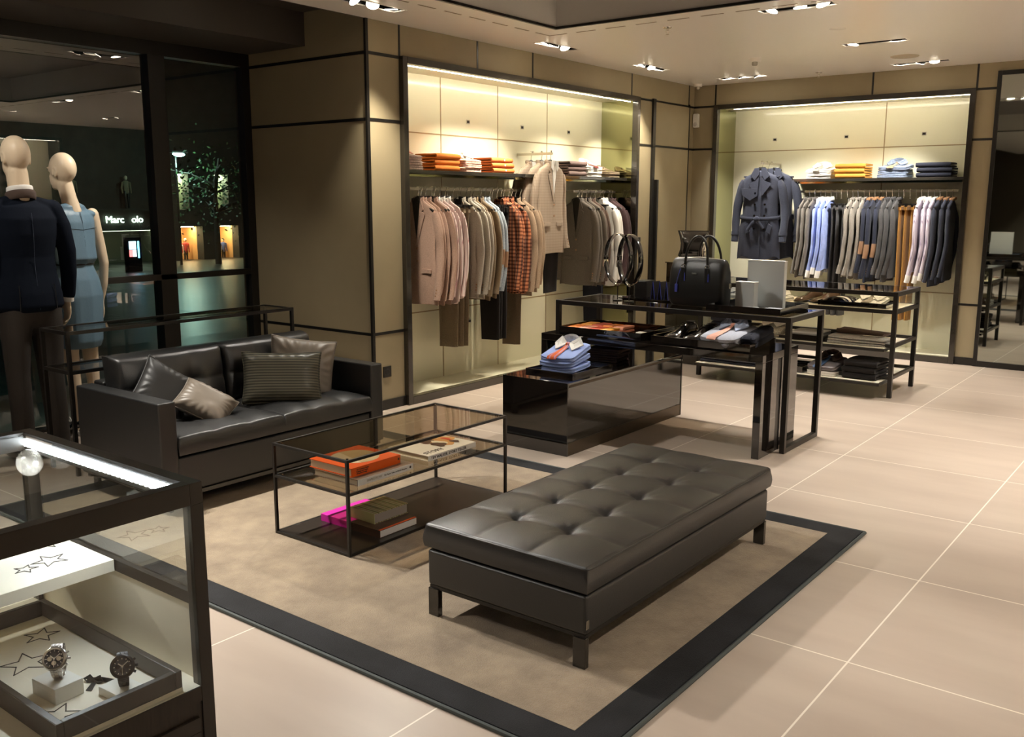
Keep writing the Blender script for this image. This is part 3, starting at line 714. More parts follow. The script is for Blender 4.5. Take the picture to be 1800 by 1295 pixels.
MB().tube([(0, 0, h), (0, 0, h+.0006)], .115, 48).build('cover_circle', M('cover_cream', (.60, .50, .34), .5), t)
MB().prism([(-.115+0, .0)]+[(.115*math.cos(R(q_)), .115*math.sin(R(q_))) for q_ in range(-180, -20, 8)], h+.0006, h+.0010).build('cover_crescent', m_bwh, t)
MB().box(a-.001, a+.0006, -b+.0, b-.0, .0, .0001).build('spine', m_bor, t)
for k_, s_ in enumerate(('The Complete Guide', 'Painting and Colour', 'of Modern Design')):
    text('lettering', s_, .009, m_btxt, basis((a+.0008, -b+.03, .026-.009*k_), (0, 1, 0), (0, 0, 1)), None).parent = t
MB().box(a, a+.001, b-.018, b-.008, .017, .028).build('publisher_mark', m_bbr, t)
t, a, b, h = book('white photography book with a painted cover lying at the right of the glass shelf', -3.36, -3.075, 3.29, 3.655, sz, sz+.027, m_bwh)
text('lettering', 'TIM WALKER  STORY TELLER', .0205, m_btxt, basis((a+.0008, -b+.02, .006), (0, 1, 0), (0, 0, 1)), None).parent = t
text('lettering', 'STORY', .045, m_btxt, basis((a-.03, -b+.02, h+.0006), (0, 1, 0), (-1, 0, 0)), None).parent = t
for (px_, py_, rx_, ry_, cc, nm) in ((-.03, .08, .10, .09, (.70, .38, .14), 'a'), (-.07, .02, .05, .045, (.10, .05, .03), 'b'), (.01, .05, .05, .03, (.85, .76, .62), 'c'), (.03, .02, .045, .035, (.09, .05, .035), 'd'), (.05, .12, .03, .02, (.10, .06, .05), 'e'), (-.02, .13, .035, .012, (.65, .05, .03), 'f'), (-.09, .11, .03, .03, (.82, .62, .36), 'g')):
    q_ = [(px_+rx_*math.cos(R(s_))*(1+.25*math.sin(s_*.05+rx_*90)), py_+ry_*math.sin(R(s_))*(1+.2*math.cos(s_*.08))) for s_ in range(0, 360, 15)]
    o_ = MB().prism(q_, h+.0003*(1+ord(nm)-96), h+.0003*(2+ord(nm)-96)).build('cover_picture', M('picture_'+nm, cc, .4), t)
bz = .026
t, a, b, h = book('bright pink book lying underneath at the left on the lowest shelf', -3.44, -3.235, 2.905, 3.20, bz, bz+.035, m_bpk, 'y0')
t, a, b, h = book('brown book with a white fore edge under the tartan book on the lowest shelf', -3.232, -3.03, 2.905, 3.15, bz, bz+.037, m_bbr, 'y0')
MB().box(a-.012, a+.0005, -b+.0005, b, h-.0002, h+.0008).build('cover_band', m_bor, t)
MB().box(a-.006, a+.0002, -b+.004, b, .003, h-.003).build('fore_edge', m_bwh, t)
t, a, b, h = book('book with a green and red tartan cover lying on the brown book', -3.285, -3.11, 2.955, 3.175, bz+.037, bz+.087, m_tart, 'y0', rz=R(-2))
MB().box(a-.006, a-.0044, -b+.004, b-.004, .003, h-.003).build('fore_edge', M('grey_pages', (.33, .29, .26), .9), t)
# console behind the sofa
cx0, cx1, cy0, cy1 = -5.50, -5.185, 2.59, 4.20; kt = .02
cn = thing('console_table', 'tall narrow black metal console with glass shelves behind the sofa', 'console table', (-5.34, 3.4, 0))
for nm, zz in (('top_frame', .832), ('shelf_frame', .605)): ringframe(cx0, cx1, cy0, cy1, zz, kt).build(nm, m_metal, cn, world=True, bevel=.001)
for lx in (cx0, cx1-kt):
    for ly in (cy0, cy1-kt): MB().box(lx-.0005, lx+kt+.0005, ly-.0005, ly+kt+.0005, 0, .842).build('leg', m_metal, cn, world=True, bevel=.001)
onebox(cx0+kt, cx1-kt, cy0+kt, cy1-kt, .829, .838).build('glass_top', m_smoke, cn, world=True)
onebox(cx0+kt, cx1-kt, cy0+kt, cy1-kt, .601, .610).build('glass_shelf', m_smoke, cn, world=True)
for yy in (cy0+.07, cy1-.06, cy1-.10): MB().tube([(cx1-.035, yy, .838), (cx1-.035, yy, .842)], .008, 12).build('glass_stud', m_chrome, cn, world=True)
# ---- black lacquer plinth
px0, px1, py0, py1 = -3.71, -3.20, 4.685, 6.19
pl = thing('display_plinth', 'low glossy black display plinth standing under the nesting tables', 'plinth', (-3.45, 5.4, 0))
g_ = .012
c = MB(); c.box(px0, px1, py0, py0+g_, 0, .465).box(px0, px1, py1-g_, py1, 0, .465).box(px0, px1, py0+g_, py1-g_, .452, .465)
c.box(px0+.0, px0+g_, py0+g_, py1-g_, .085, .452).box(px1-g_-.004, px1-.004, py0+g_, py1-g_, .085, .435)
c.build('plinth_body', m_lacq, pl, world=True, bevel=.001)
MB().box(px0+.02, px1-.003, py0+g_, py1-g_, 0, .083).build('plinth_base', M('bronze_plinth', (.10, .075, .05), .3, metal=.7), pl, world=True)
MB().box(px1-.02, px1-.002, py0+g_, py1-g_, .437, .451).build('plinth_edge', M('bronze_edge', (.10, .075, .05), .3, metal=.7), pl, world=True)
# ---- lacquer table
nx0, nx1, ny0, ny1 = -3.893, -2.232, 5.36, 5.93
nt_ = thing('nesting_table', 'glossy black lacquer table with slab ends, the lower of the nested pair', 'table', (-3.1, 5.6, 0))
onebox(nx0, nx1, ny0, ny1, .603, .650).build('table_top', m_lacq, nt_, world=True, bevel=.0015)
for a_, b_ in ((nx0, nx0+.048), (nx1-.048, nx1)):
    for c_, d_ in ((ny0, ny0+.24), (ny0+.31, ny1)): onebox(a_, b_, c_, d_, 0, .603).build('leg_panel', m_lacq, nt_, world=True, bevel=.0015)
    onebox(a_+.006, b_-.006, ny0+.24, ny0+.31, 0, .603).build('leg_recess', m_black, nt_, world=True)
# ---- tall frame table
gx0, gx1, gy0, gy1 = -3.928, -2.158, 5.585, 6.17; kt = .032
gt = thing('frame_table', 'tall black steel frame table with smoked glass top holding the handbag', 'table', (-3.0, 5.9, 0))
ringframe(gx0, gx1, gy0, gy1, .848, kt).build('top_frame', m_metal, gt, world=True, bevel=.001)
for lx in (gx0, gx1-kt):
    for ly in (gy0, gy1-kt): onebox(lx-.0004, lx+kt+.0004, ly-.0004, ly+kt+.0004, 0, .865).build('leg', m_metal, gt, world=True, bevel=.001)
    onebox(lx, lx+kt, gy0+kt, gy1-kt, 0, kt).build('foot_rail', m_metal, gt, world=True, bevel=.001)
onebox(gx0+kt, gx1-kt, gy0+kt, gy1-kt, .853, .863).build('glass_top', glassm('dark_smoked_glass', (.62, .57, .50), 1.6), gt, world=True)
# ---- shelf unit
ux0, ux1, uy0, uy1 = -3.87, -2.135, 7.76, 8.42; kt = .034
un = thing('shelf_unit', 'black metal shelf unit with glass case on top before the back alcove', 'shelf unit', (-3.0, 8.1, 0))
ringframe(ux0, ux1, uy0, uy1, .843, kt).build('top_frame', m_metal, un, world=True, bevel=.001)
ringframe(ux0, ux1, uy0, uy1, .700, kt*.9).build('case_frame', m_metal, un, world=True, bevel=.001)
ringframe(ux0, ux1, uy0, uy1, .425, kt*.8).build('shelf_frame', m_metal, un, world=True, bevel=.001)
ringframe(ux0, ux1, uy0, uy1, .165, kt*.8).build('bottom_frame', m_metal, un, world=True, bevel=.001)
for lx in (ux0, ux1-kt):
    for ly in (uy0, uy1-kt): onebox(lx-.0004, lx+kt+.0004, ly-.0004, ly+kt+.0004, 0, .862).build('leg', m_metal, un, world=True, bevel=.001)
onebox(ux0+kt, ux1-kt, uy0+kt, uy1-kt, .851, .860).build('glass_top', m_smoke, un, world=True)
for b_ in ((ux0+kt, ux1-kt, uy0+.012, uy0+.018), (ux0+kt, ux1-kt, uy1-.018, uy1-.012)): onebox(*b_, .7155, .826).build('glass_side', m_glass, un, world=True)
for b_ in ((ux0+.012, ux0+.018, uy0+kt, uy1-kt), (ux1-.018, ux1-.012, uy0+kt, uy1-kt)): onebox(*b_, .7155, .826).build('glass_side', m_glass, un, world=True)
onebox(ux0+kt+.001, ux1-kt-.001, uy0+kt+.001, uy1-kt-.001, .700, .714).build('case_floor', m_ivory, un, world=True)
for zz, nm in ((.397, 'middle_shelf'), (.128, 'lower_shelf')):
    yo = .15 if zz < .2 else .07
    onebox(ux0+.05, ux1-.055, uy0-yo, uy1-.02, zz-.012, zz+.010).build(nm, m_metal, un, world=True)
    onebox(ux0+.06, ux1-.065, uy0-yo+.012, uy1-.03, zz+.0101, zz+.016).build(nm+'_lining', m_ivory, un, world=True)
# ================================================================== GARMENTS
def body_rings(L, W, D, flare, fold, seed, n=40, sh=.075):
    prof = [(.022, .045, .55), (.012, .060, .75), (-.005, .085, .9), (-.022, .125*W/.2, 1), (-.042, .165*W/.2, 1.05), (-sh, W*.95, 1.0), (-sh-.03, W, .95),
            (-.20, W*.97, 1.05), (-.32, W*.93, .98), (-.44, W*.93, .95), (-.60, W*(1+flare*.6), 1.0), (-L+.03, W*(1+flare), 1.05), (-L, W*(1+flare), 1.0)]
    rings = []
    for z, hw, dk in prof:
        if z < -L+.02 and z > -L: continue
        r = []
        for k in range(n):
            a = 2*PI*k/n; ca, sa = math.cos(a), math.sin(a)
            x = hw*math.copysign(abs(ca)**.75, ca); y = D*dk*math.copysign(abs(sa)**.8, sa)
            f = fold*sstep(.1, .75, -z)*(math.sin(a*5+seed)+.6*math.sin(a*9+seed*2+z*3))
            y += f*(1 if sa >= 0 else -1)*abs(sa)
            zz = z-(.010*math.cos(a*4+seed)*fold/.006 if z <= -L+.001 else 0)
            r.append((x, y, zz))
        rings.append(r)
    return rings
def sleeve_mb(side, L, W, D, bend=.02, splay=.03, fat=1.0, seed=0, t0=0, t1=1, grow=0):
    N = 16; pts = []; rad = []
    for i in range(N+1):
        t = t0+(t1-t0)*i/N
        x = W*.90+splay*math.sin(min(1, t*1.25)*PI*.62)+.012*sstep(0, .25, t); y = bend*1.3*math.sin(t*PI)-.030*t*t+.002*math.sin(t*14+seed)
        z = -.082-(L)*t
        pts.append((side*x, y, z))
        rx = (.047-.014*t)*fat*(sstep(-.14, .10, t)); ry = (.031-.004*t)*(D/.03)**.6*(sstep(-.2, .12, t))
        rad.append((ry+.0015*math.sin(t*24+seed)+grow, rx+.0018*math.sin(t*19+seed*1.7)+grow))
    return pts, rad
def garment(kind, mat, hang=True, L=.80, W=.185, D=.019, SL=.68, flare=.06, fold=.003, collar=None, shirt=False, buttons=True, patch=False, cuff=None, seed=1, splay=.03, front=True, collar_mat=None, sleeve_mat=None, fat=1.0, lining=None, pocket=True):
    nm = kind; t = thing(nm, 'x', 'x')
    mb = MB().loft(body_rings(L, W, D, flare, fold, seed)); mb.build('body', mat, t, smooth=True)
    for sd in (-1, 1):
        p, r = sleeve_mb(sd, SL, W, D, splay=splay, seed=seed+sd, fat=fat)
        s_ = MB().tube(p, r, 16, ref=(0, 1, 0)); so = s_.build('sleeve', sleeve_mat or mat, t, smooth=True)
        if cuff:
            p, r = sleeve_mb(sd, SL, W, D, splay=splay, seed=seed+sd, fat=fat, t0=.90, t1=1.005, grow=.004); MB().tube(p, r, 16, ref=(0, 1, 0)).build('cuff', cuff, so, smooth=True)
        if patch:
            p, r = sleeve_mb(sd, SL, W, D, splay=splay, seed=seed+sd, fat=fat, t0=.50, t1=.70, grow=.002); MB().tube(p, r, 16, ref=(0, 1, 0)).build('elbow_patch', m_patch, so, smooth=True)
        if buttons and not shirt:
            p, r = sleeve_mb(sd, SL, W, D, splay=splay, seed=seed+sd, fat=fat, t0=.88, t1=.97)
            for q_ in (0, 6, 12):
                c_ = Vector(p[q_]); MB().tube([(c_.x, c_.y-r[q_][0]*.9, c_.z), (c_.x, c_.y-r[q_][0]-.004, c_.z)], .006, 8).build('cuff_button', m_patch, so)
    cm = collar_mat or mat
    # collar: folded band round the neck
    cb = MB()
    band = []
    for k in range(13):
        a = R(-55+290*k/12); band.append((.050*math.cos(a), (D+.014)*math.sin(a)*.9+.004, .022+.010*math.sin(a)))
    cb.tube(band, [(.017 if not shirt else .021, .006)]*13, 8, ref=(0, 0, 1))
    if shirt:
        for sd in (-1, 1): cb.prism([(sd*.004, .028), (sd*.030, -.045), (sd*.060, -.012), (sd*.05, .030)], 0, .005, lambda p: (p[0], -D-.004-p[2]+max(0, .02-abs(p[0]))*.3, p[1]))
    cb.build('collar', cm, t, smooth=False, bevel=.0015)
    if front and not shirt:
        MB().prism([(-.048, .03), (.048, .03), (0, -.30)], 0, .003, lambda p: (p[0], -D*1.02-.003-p[2]*.5, p[1])).build('lining', lining or m_black, t)
        for sd in (-1, 1):
            MB().prism([(sd*.046, .030), (sd*.078, -.055), (sd*.060, -.072), (sd*.092, -.092), (sd*.006, -.335), (sd*.001, -.31)], 0, .005, lambda p: (p[0], -D*1.05-.004-p[2], p[1])).build('lapel', mat, t, bevel=.0015)
        if pocket:
            for sd in (-1, 1): MB().box(sd*.05, sd*.145, -D*1.05-.008, -D*.9, -.555, -.52).build('pocket_flap', mat, t, bevel=.002)
        for zz in (-.36, -.46): MB().tube([(.006, -D-.004, zz), (.006, -D*1.05-.010, zz)], .009, 10).build('button', m_patch, t)
    if shirt:
        MB().box(-.014, .014, -D*1.02-.006, -D*.8, -L+.03, .0).build('placket', mat, t, bevel=.002)
    return t
def trousers(mat, L=1.18, seed=1, off=.0):
    t = thing('trousers', 'x', 'x'); rings = []
    for k in range(15):
        s = k/14; z = -.05-L*s; hw = .125-.020*s+.003*math.sin(s*9+seed); r = []
        for q_ in range(24):
            a = 2*PI*q_/24; ca, sa = math.cos(a), math.sin(a)
            r.append((off+hw*math.copysign(abs(ca)**.55, ca), .013*math.copysign(abs(sa)**.6, sa)*(1+.25*math.sin(ca*7+seed+s*2))+.004*math.sin(s*6+seed), z+(.006*ca if k == 14 else 0)))
        rings.append(r)
    MB().loft(rings).build('legs', mat, t, smooth=True)
    MB().box(off-.127, off+.127, -.0155, .0155, -.09, -.045).build('waistband', mat, t, bevel=.004)
    return t
def hanger(clip=False):
    t = thing('clothes_hanger', 'x', 'clothes hanger')
    a = MB()
    if clip: a.tube([(-.16, 0, -.03), (.16, 0, -.03)], .008, 8); a.box(-.13, -.10, -.012, .012, -.055, -.022).box(.10, .13, -.012, .012, -.055, -.022)
    else: a.tube([(-.165, 0, -.072), (-.10, 0, -.034), (-.045, 0, .004), (-.02, 0, .026), (0, 0, .034), (.02, 0, .026), (.045, 0, .004), (.10, 0, -.034), (.165, 0, -.072)], [(.010, .012), (.010, .013), (.011, .015), (.012, .017), (.012, .017), (.012, .017), (.011, .015), (.010, .013), (.010, .012)], 10, ref=(0, 1, 0))
    a.build('hanger_bar', m_hang, t, smooth=True)
    pts = [(0, 0, .03), (0, 0, .065), (.006, 0, .078)]+[(.0165*math.cos(R(q_)), 0, .108+.0165*math.sin(R(q_))) for q_ in range(-50, 190, 24)]
    MB().tube(pts, .0026, 6).build('hook', m_chrome, t, smooth=True)
    MB().tube([(0, 0, .026), (0, 0, .036)], .008, 8).build('hook_ferrule', m_chrome, t, smooth=True)
    return t
def thin(prefix, t): return t
P = {}      # prototypes; the first hanging uses the prototype itself
used = set()
def proto(k):
    if k in P: return P[k]
    J = lambda m_, **a: garment('blazer', mf[m_], **a)
    if k in ('pink', 'lgrey', 'midgrey', 'beige', 'dgrey', 'grey'): P[k] = J(k, seed=len(P)+1)
    elif k == 'charcoal': P[k] = J(k, seed=3)
    elif k == 'plum': P[k] = J('plum', seed=4)
    elif k == 'patched': P[k] = garment('blazer', mf['navy'], seed=5, patch=True, fat=1.05, collar_mat=m_tan)
    elif k == 'slate': P[k] = garment('blazer', mf['dnavy'], seed=6, collar_mat=m_tan, fat=1.1)
    elif k == 'brown': P[k] = garment('jacket', mf['brown'], seed=7, buttons=False, pocket=False)
    elif k == 'dbrown': P[k] = garment('jacket', mf['dbrown'], seed=8, buttons=False)
    elif k == 'bluegrey': P[k] = garment('overshirt', mf['bluegrey'], seed=9, shirt=True, patch=True, L=.72, SL=.66)
    elif k in ('stripe', 'check', 'whitesh'): P[k] = garment('shirt', mf[k], shirt=True, L=.80, SL=.70, seed=10, fold=.005, fat=.85, collar_mat=m_white if k == 'stripe' else None)
    elif k == 'blueshirt': P[k] = garment('shirt', mf[k], shirt=True, L=.70, SL=.70, seed=11, fold=.005, fat=1.15, cuff=m_white, collar_mat=m_white)
    elif k == 'lilac': P[k] = garment('shirt', mf[k], shirt=True, L=.70, SL=.72, seed=12, fold=.005, fat=1.2, cuff=m_white, collar_mat=m_white)
    elif k == 'hanger': P[k] = hanger()
    elif k == 'cliphanger': P[k] = hanger(True)
    elif k.endswith('tr'): P[k] = trousers(mf[{'taupetr': 'taupe', 'blacktr': 'blackw', 'navytr': 'navytr', 'mustardtr': 'mustard', 'darktr': 'charcoal', 'brownlongtr': 'brownt'}[k]], L=1.16 if k != 'brownlongtr' else 1.24, seed=len(P))
    return P[k]
def place(k, loc, rz, label, cat, group, scale=None):
    p = proto(k)
    if k not in used:
        used.add(k); o = p; o.location = loc; o.rotation_euler = (0, 0, rz); o['label'] = label
        if group: o['group'] = group
    else: o = dup(p, loc, rz, label, group)
    o['category'] = cat
    if scale: o.scale = scale
    return o
DESC = {'pink': ('dusty pink tweed blazer', 'blazer'), 'stripe': ('pink-striped shirt', 'shirt'), 'taupetr': ('taupe trousers', 'trousers'), 'lgrey': ('light grey wool blazer', 'blazer'),
        'brown': ('olive-brown cardigan jacket', 'jacket'), 'bluegrey': ('blue-grey overshirt with patches', 'shirt'), 'blacktr': ('black trousers', 'trousers'), 'check': ('orange and brown checked shirt', 'shirt'),
        'beige': ('beige wool blazer', 'blazer'), 'brownlongtr': ('long brown trousers', 'trousers'), 'dgrey': ('dark grey tweed blazer', 'blazer'), 'dbrown': ('dark brown jacket', 'jacket'), 'navytr': ('navy trousers', 'trousers'),
        'whitesh': ('white shirt', 'shirt'), 'plum': ('burgundy-brown blazer', 'blazer'), 'midgrey': ('light mottled grey blazer', 'blazer'), 'grey': ('mid-grey wool blazer', 'blazer'), 'blueshirt': ('bright blue shirt with white cuffs', 'shirt'), 'darktr': ('charcoal trousers', 'trousers'),
        'charcoal': ('charcoal blazer', 'blazer'), 'patched': ('navy blazer with tan elbow patches', 'blazer'), 'mustardtr': ('mustard trousers', 'trousers'), 'lilac': ('lilac-striped shirt with white cuffs', 'shirt'), 'slate': ('dark slate-blue blazer', 'blazer')}
CNT = {2: 'two', 3: 'three', 4: 'four'}
SIDE = {2: ['left one', 'right one'], 3: ['left one', 'middle one', 'right one'], 4: ['leftmost', 'second from left', 'third from left', 'rightmost']}
def rack(seq, start, step, fixed, axis, z, where, rz, hgroup, xoff=0, labels_after=None):
    i = 0
    for si, (k, n, extra) in enumerate(seq):
        nm, cat = DESC[k]
        prev = DESC[seq[si-1][0]][0] if si else None; 
        for q_ in range(n):
            p = start+step*i; i += 1
            jx = .012*math.sin(i*1.9+si); loc = (fixed+jx*(axis == 1), p, z) if axis == 1 else (p, fixed+jx, z)
            pos = '' if n == 1 else ', '+SIDE[n][q_]+' of '+CNT[n]
            lab = nm+pos+' on '+where+(extra or '')
            sg = 1+.035*math.sin(i*2.3)+.015*math.sin(i*5.1)
            hl = 'hanger of '+nm.split(' with ')[0]+pos+' on '+where
            if k.endswith('tr'): o = place(k, loc, rz+R(1.5*math.sin(i*3.1)), lab, cat, 'clothes hanging on '+where); place('cliphanger', loc, rz, hl, 'clothes hanger', hgroup)
            else: o = place(k, loc, rz+R(2.0*math.sin(i*1.7)), lab, cat, 'clothes hanging on '+where, (1, 1, sg)); place('hanger', loc, rz, hl, 'clothes hanger', hgroup)
            if k.endswith('tr') and xoff:
                pass
RAILZ = 1.668
def rail(name_lab, a, b, wall_axis, wall, z):
    t = thing('clothes_rail', name_lab, 'clothes rail', a)
    A, B = Vector(a), Vector(b)
    # flat bar and two arms to the panel behind
    if wall_axis == 0:
        MB().box(A.x-.004, A.x+.004, A.y, B.y, z-.012, z+.012).build('rail_bar', m_steel, t, world=True, bevel=.001)
        for y in (A.y+.12, (A.y+B.y)/2, B.y-.12): MB().box(wall, A.x, y-.008, y+.008, z-.006, z+.006).build('rail_arm', m_steel, t, world=True)
    else:
        MB().box(A.x, B.x, A.y-.004, A.y+.004, z-.012, z+.012).build('rail_bar', m_steel, t, world=True, bevel=.001)
        for x in (A.x+.12, (A.x+B.x)/2, B.x-.12): MB().box(x-.008, x+.008, A.y, wall, z-.006, z+.006).build('rail_arm', m_steel, t, world=True)
GX = -5.25; HZ = RAILZ-.108+.004
rail('steel clothes rail in the left alcove under the long shelf', (GX, 5.30, RAILZ), (GX, 7.02, RAILZ), 0, LAX, RAILZ)
rail('short steel clothes rail in the left alcove under the right shelf', (GX, 7.74, RAILZ), (GX, 8.52, RAILZ), 0, LAX, RAILZ)
seqA = [('pink', 4, None), ('stripe', 3, None), ('taupetr', 3, None), ('lgrey', 3, None), ('brown', 2, None), ('bluegrey', 2, None), ('blacktr', 3, None), ('check', 3, None), ('brownlongtr', 1, None), ('beige', 3, None)]
rack(seqA, 5.53, .0535, GX, 1, HZ, 'the long left rail', 0, 'hangers on the long left rail')
seqB = [('dgrey', 4, None), ('dbrown', 2, None), ('navytr', 2, None), ('whitesh', 3, None), ('plum', 3, None)]
rack(seqB, 7.80, .051, GX, 1, HZ, 'the short left rail', 0, 'hangers on the short left rail')
GY = 10.12
rail('steel clothes rail in the back alcove under the dark shelf', (-3.90, GY, RAILZ+.012), (-2.29, GY, RAILZ+.012), 1, RAY, RAILZ+.012)
seqC = [('grey', 3, None), ('blueshirt', 3, None), ('darktr', 3, None), ('midgrey', 3, None), ('patched', 3, None), ('charcoal', 3, None), ('mustardtr', 3, None), ('lilac', 3, None), ('slate', 3, None)]
rack(seqC, -3.83, .0575, GY, 0, HZ+.012, 'the back rail', R(-90), 'hangers on the back rail')
# garments on the right wall (reflected in the window)
def simple_row():
    ks = ['charcoal', 'whitesh', 'navytr', 'plum', 'dgrey', 'slate']
    for i in range(12):
        k = ks[(i*5) % 6]; place(k, (XR+.22, 4.9+.16*i, HZ), R(180), '%s on the opposite wall, %s garment along its rail' % (DESC[k][0].split(' with ')[0], ORD[i]), DESC[k][1], 'clothes hanging in the opposite alcove')
simple_row()
rail('steel clothes rail in the alcove of the opposite wall', (XR+.22, 4.6, RAILZ), (XR+.22, 7.1, RAILZ), 0, XR+.45, RAILZ)
# shelves ------------------------------------------------------------
m_shelf = M('gloss_dark_shelf', (.03, .027, .022), .08, spec=.6, coat=.6)
SH = 1.812
s_ = thing('wall_shelf', 'long glossy dark shelf in the left alcove above the pink blazers', 'shelf', (-5.3, 6.1, SH-.03)); onebox(LAX, -5.145, LA0+.021, 6.98, SH-.03, SH).build('shelf_board', m_shelf, s_, world=True, bevel=.002)
MB().box(LAX, -5.20, LA0+.05, 6.93, SH-.05, SH-.0305).build('shelf_support', m_greenm, s_, world=True)
s_ = thing('wall_shelf', 'short glossy dark shelf in the left alcove above the white shirts', 'shelf', (-5.3, 7.9, SH-.03)); onebox(LAX, -5.145, 7.36, LA1-.021, SH-.03, SH).build('shelf_board', m_shelf, s_, world=True, bevel=.002)
MB().box(LAX, -5.20, 7.42, LA1-.04, SH-.05, SH-.0305).build('shelf_support', m_greenm, s_, world=True)
s_ = thing('wall_shelf', 'glossy dark shelf in the back alcove above the hanging shirts', 'shelf', (-3.15, 10.2, SH-.03)); onebox(-3.99, -2.19, 10.02, RAY, SH-.03, SH).build('shelf_board', m_shelf, s_, world=True, bevel=.002)
MB().box(-3.9, -2.22, 10.08, RAY, SH-.05, SH-.0305).build('shelf_support', m_greenm, s_, world=True)
# face-out arms --------------------------------------------------------
def faceout(lab, a, b, z):
    t = thing('garment_bracket', lab, 'display arm', (a[0], a[1], z)); A = Vector(a); B = Vector(b); d = (B-A).normalized(); n = Vector((-d.y, d.x, 0))
    h = .008
    MB().add([tuple(A+n*h+Vector((0, 0, -.016))), tuple(A-n*h+Vector((0, 0, -.016))), tuple(B-n*h+Vector((0, 0, -.016))), tuple(B+n*h+Vector((0, 0, -.016))), tuple(A+n*h+Vector((0, 0, .006))), tuple(A-n*h+Vector((0, 0, .006))), tuple(B-n*h+Vector((0, 0, .006))), tuple(B+n*h+Vector((0, 0, .006)))],
             [(0, 1, 2, 3), (4, 7, 6, 5), (0, 4, 5, 1), (1, 5, 6, 2), (2, 6, 7, 3), (3, 7, 4, 0)]).build('arm_bar', m_steel, t, world=True)
    for q_ in (.45, .7, .97):
        p = A.lerp(B, q_); MB().cyl(p+Vector((0, 0, .004)), p+Vector((0, 0, .022)), .005, 8).build('stop_pin', m_chrome, t, world=True)
    return t
faceout('steel display arm in the left alcove holding the outward-facing blazers', (LAX, 7.13, 2.005), (-5.07, 7.13, 2.005), 2.005)
faceout('steel display arm in the back alcove holding the trench coats', (-4.22, RAY, 1.985), (-4.22, 9.83, 1.985), 1.985)
FZ = 2.005-.1045
mf['glen'] = stripes('glen_check_wool', (.40, .32, .25), (.30, .23, .18), 0, 60, .2, .9, c3=(.86, .84, .82), axis2=2, freq2=40)
J1 = garment('blazer', mf['glen'], seed=21, L=.80, W=.205, D=.035, SL=.68, splay=.035, lining=m_white)
J1['label'] = 'glen-check beige blazer facing out over a white shirt on the display arm'; J1['category'] = 'blazer'; J1.location = (-5.09, 7.13, FZ); J1.rotation_euler = (0, 0, R(90)); J1.scale = (1, 1, 1.0)
o = dup(J1, (-5.19, 7.13, FZ), R(90), 'glen-check blazer hanging directly behind the outward-facing one')
o = dup(J1, (-5.31, 7.13, FZ), R(90), 'glen-check blazer hindmost on the display arm, mostly hidden by the two before it')
for x_, l_ in ((-5.09, 'outward-facing front blazer'), (-5.19, 'middle outward-facing blazer'), (-5.31, 'hindmost outward-facing blazer')): place('hanger', (x_, 7.13, FZ), R(90), 'black hanger with chrome hook in the '+l_, 'clothes hanger', 'hangers on the left display arm')
place('blacktr', (-5.13, 7.20, FZ-.18), R(90), 'dark trousers hanging below the outward-facing blazer', 'trousers', None, (1.0, 1, .82))
t = thing('shirt', 'white shirt worn inside the outward-facing glen-check blazer', 'shirt', (-5.09, 7.13, FZ), R(90))
c = MB()
for sd in (-1, 1): c.prism([(sd*.004, .034), (sd*.032, -.06), (sd*.056, -.03), (sd*.048, .040)], 0, .006, lambda p: (p[0], -.050-p[2], p[1]))
c.build('collar', m_white, t, bevel=.001)
MB().prism([(-.036, .0), (.036, .0), (0, -.26)], 0, .003, lambda p: (p[0], -.046+p[2]*.3-.001, p[1])).build('front', m_white, t)
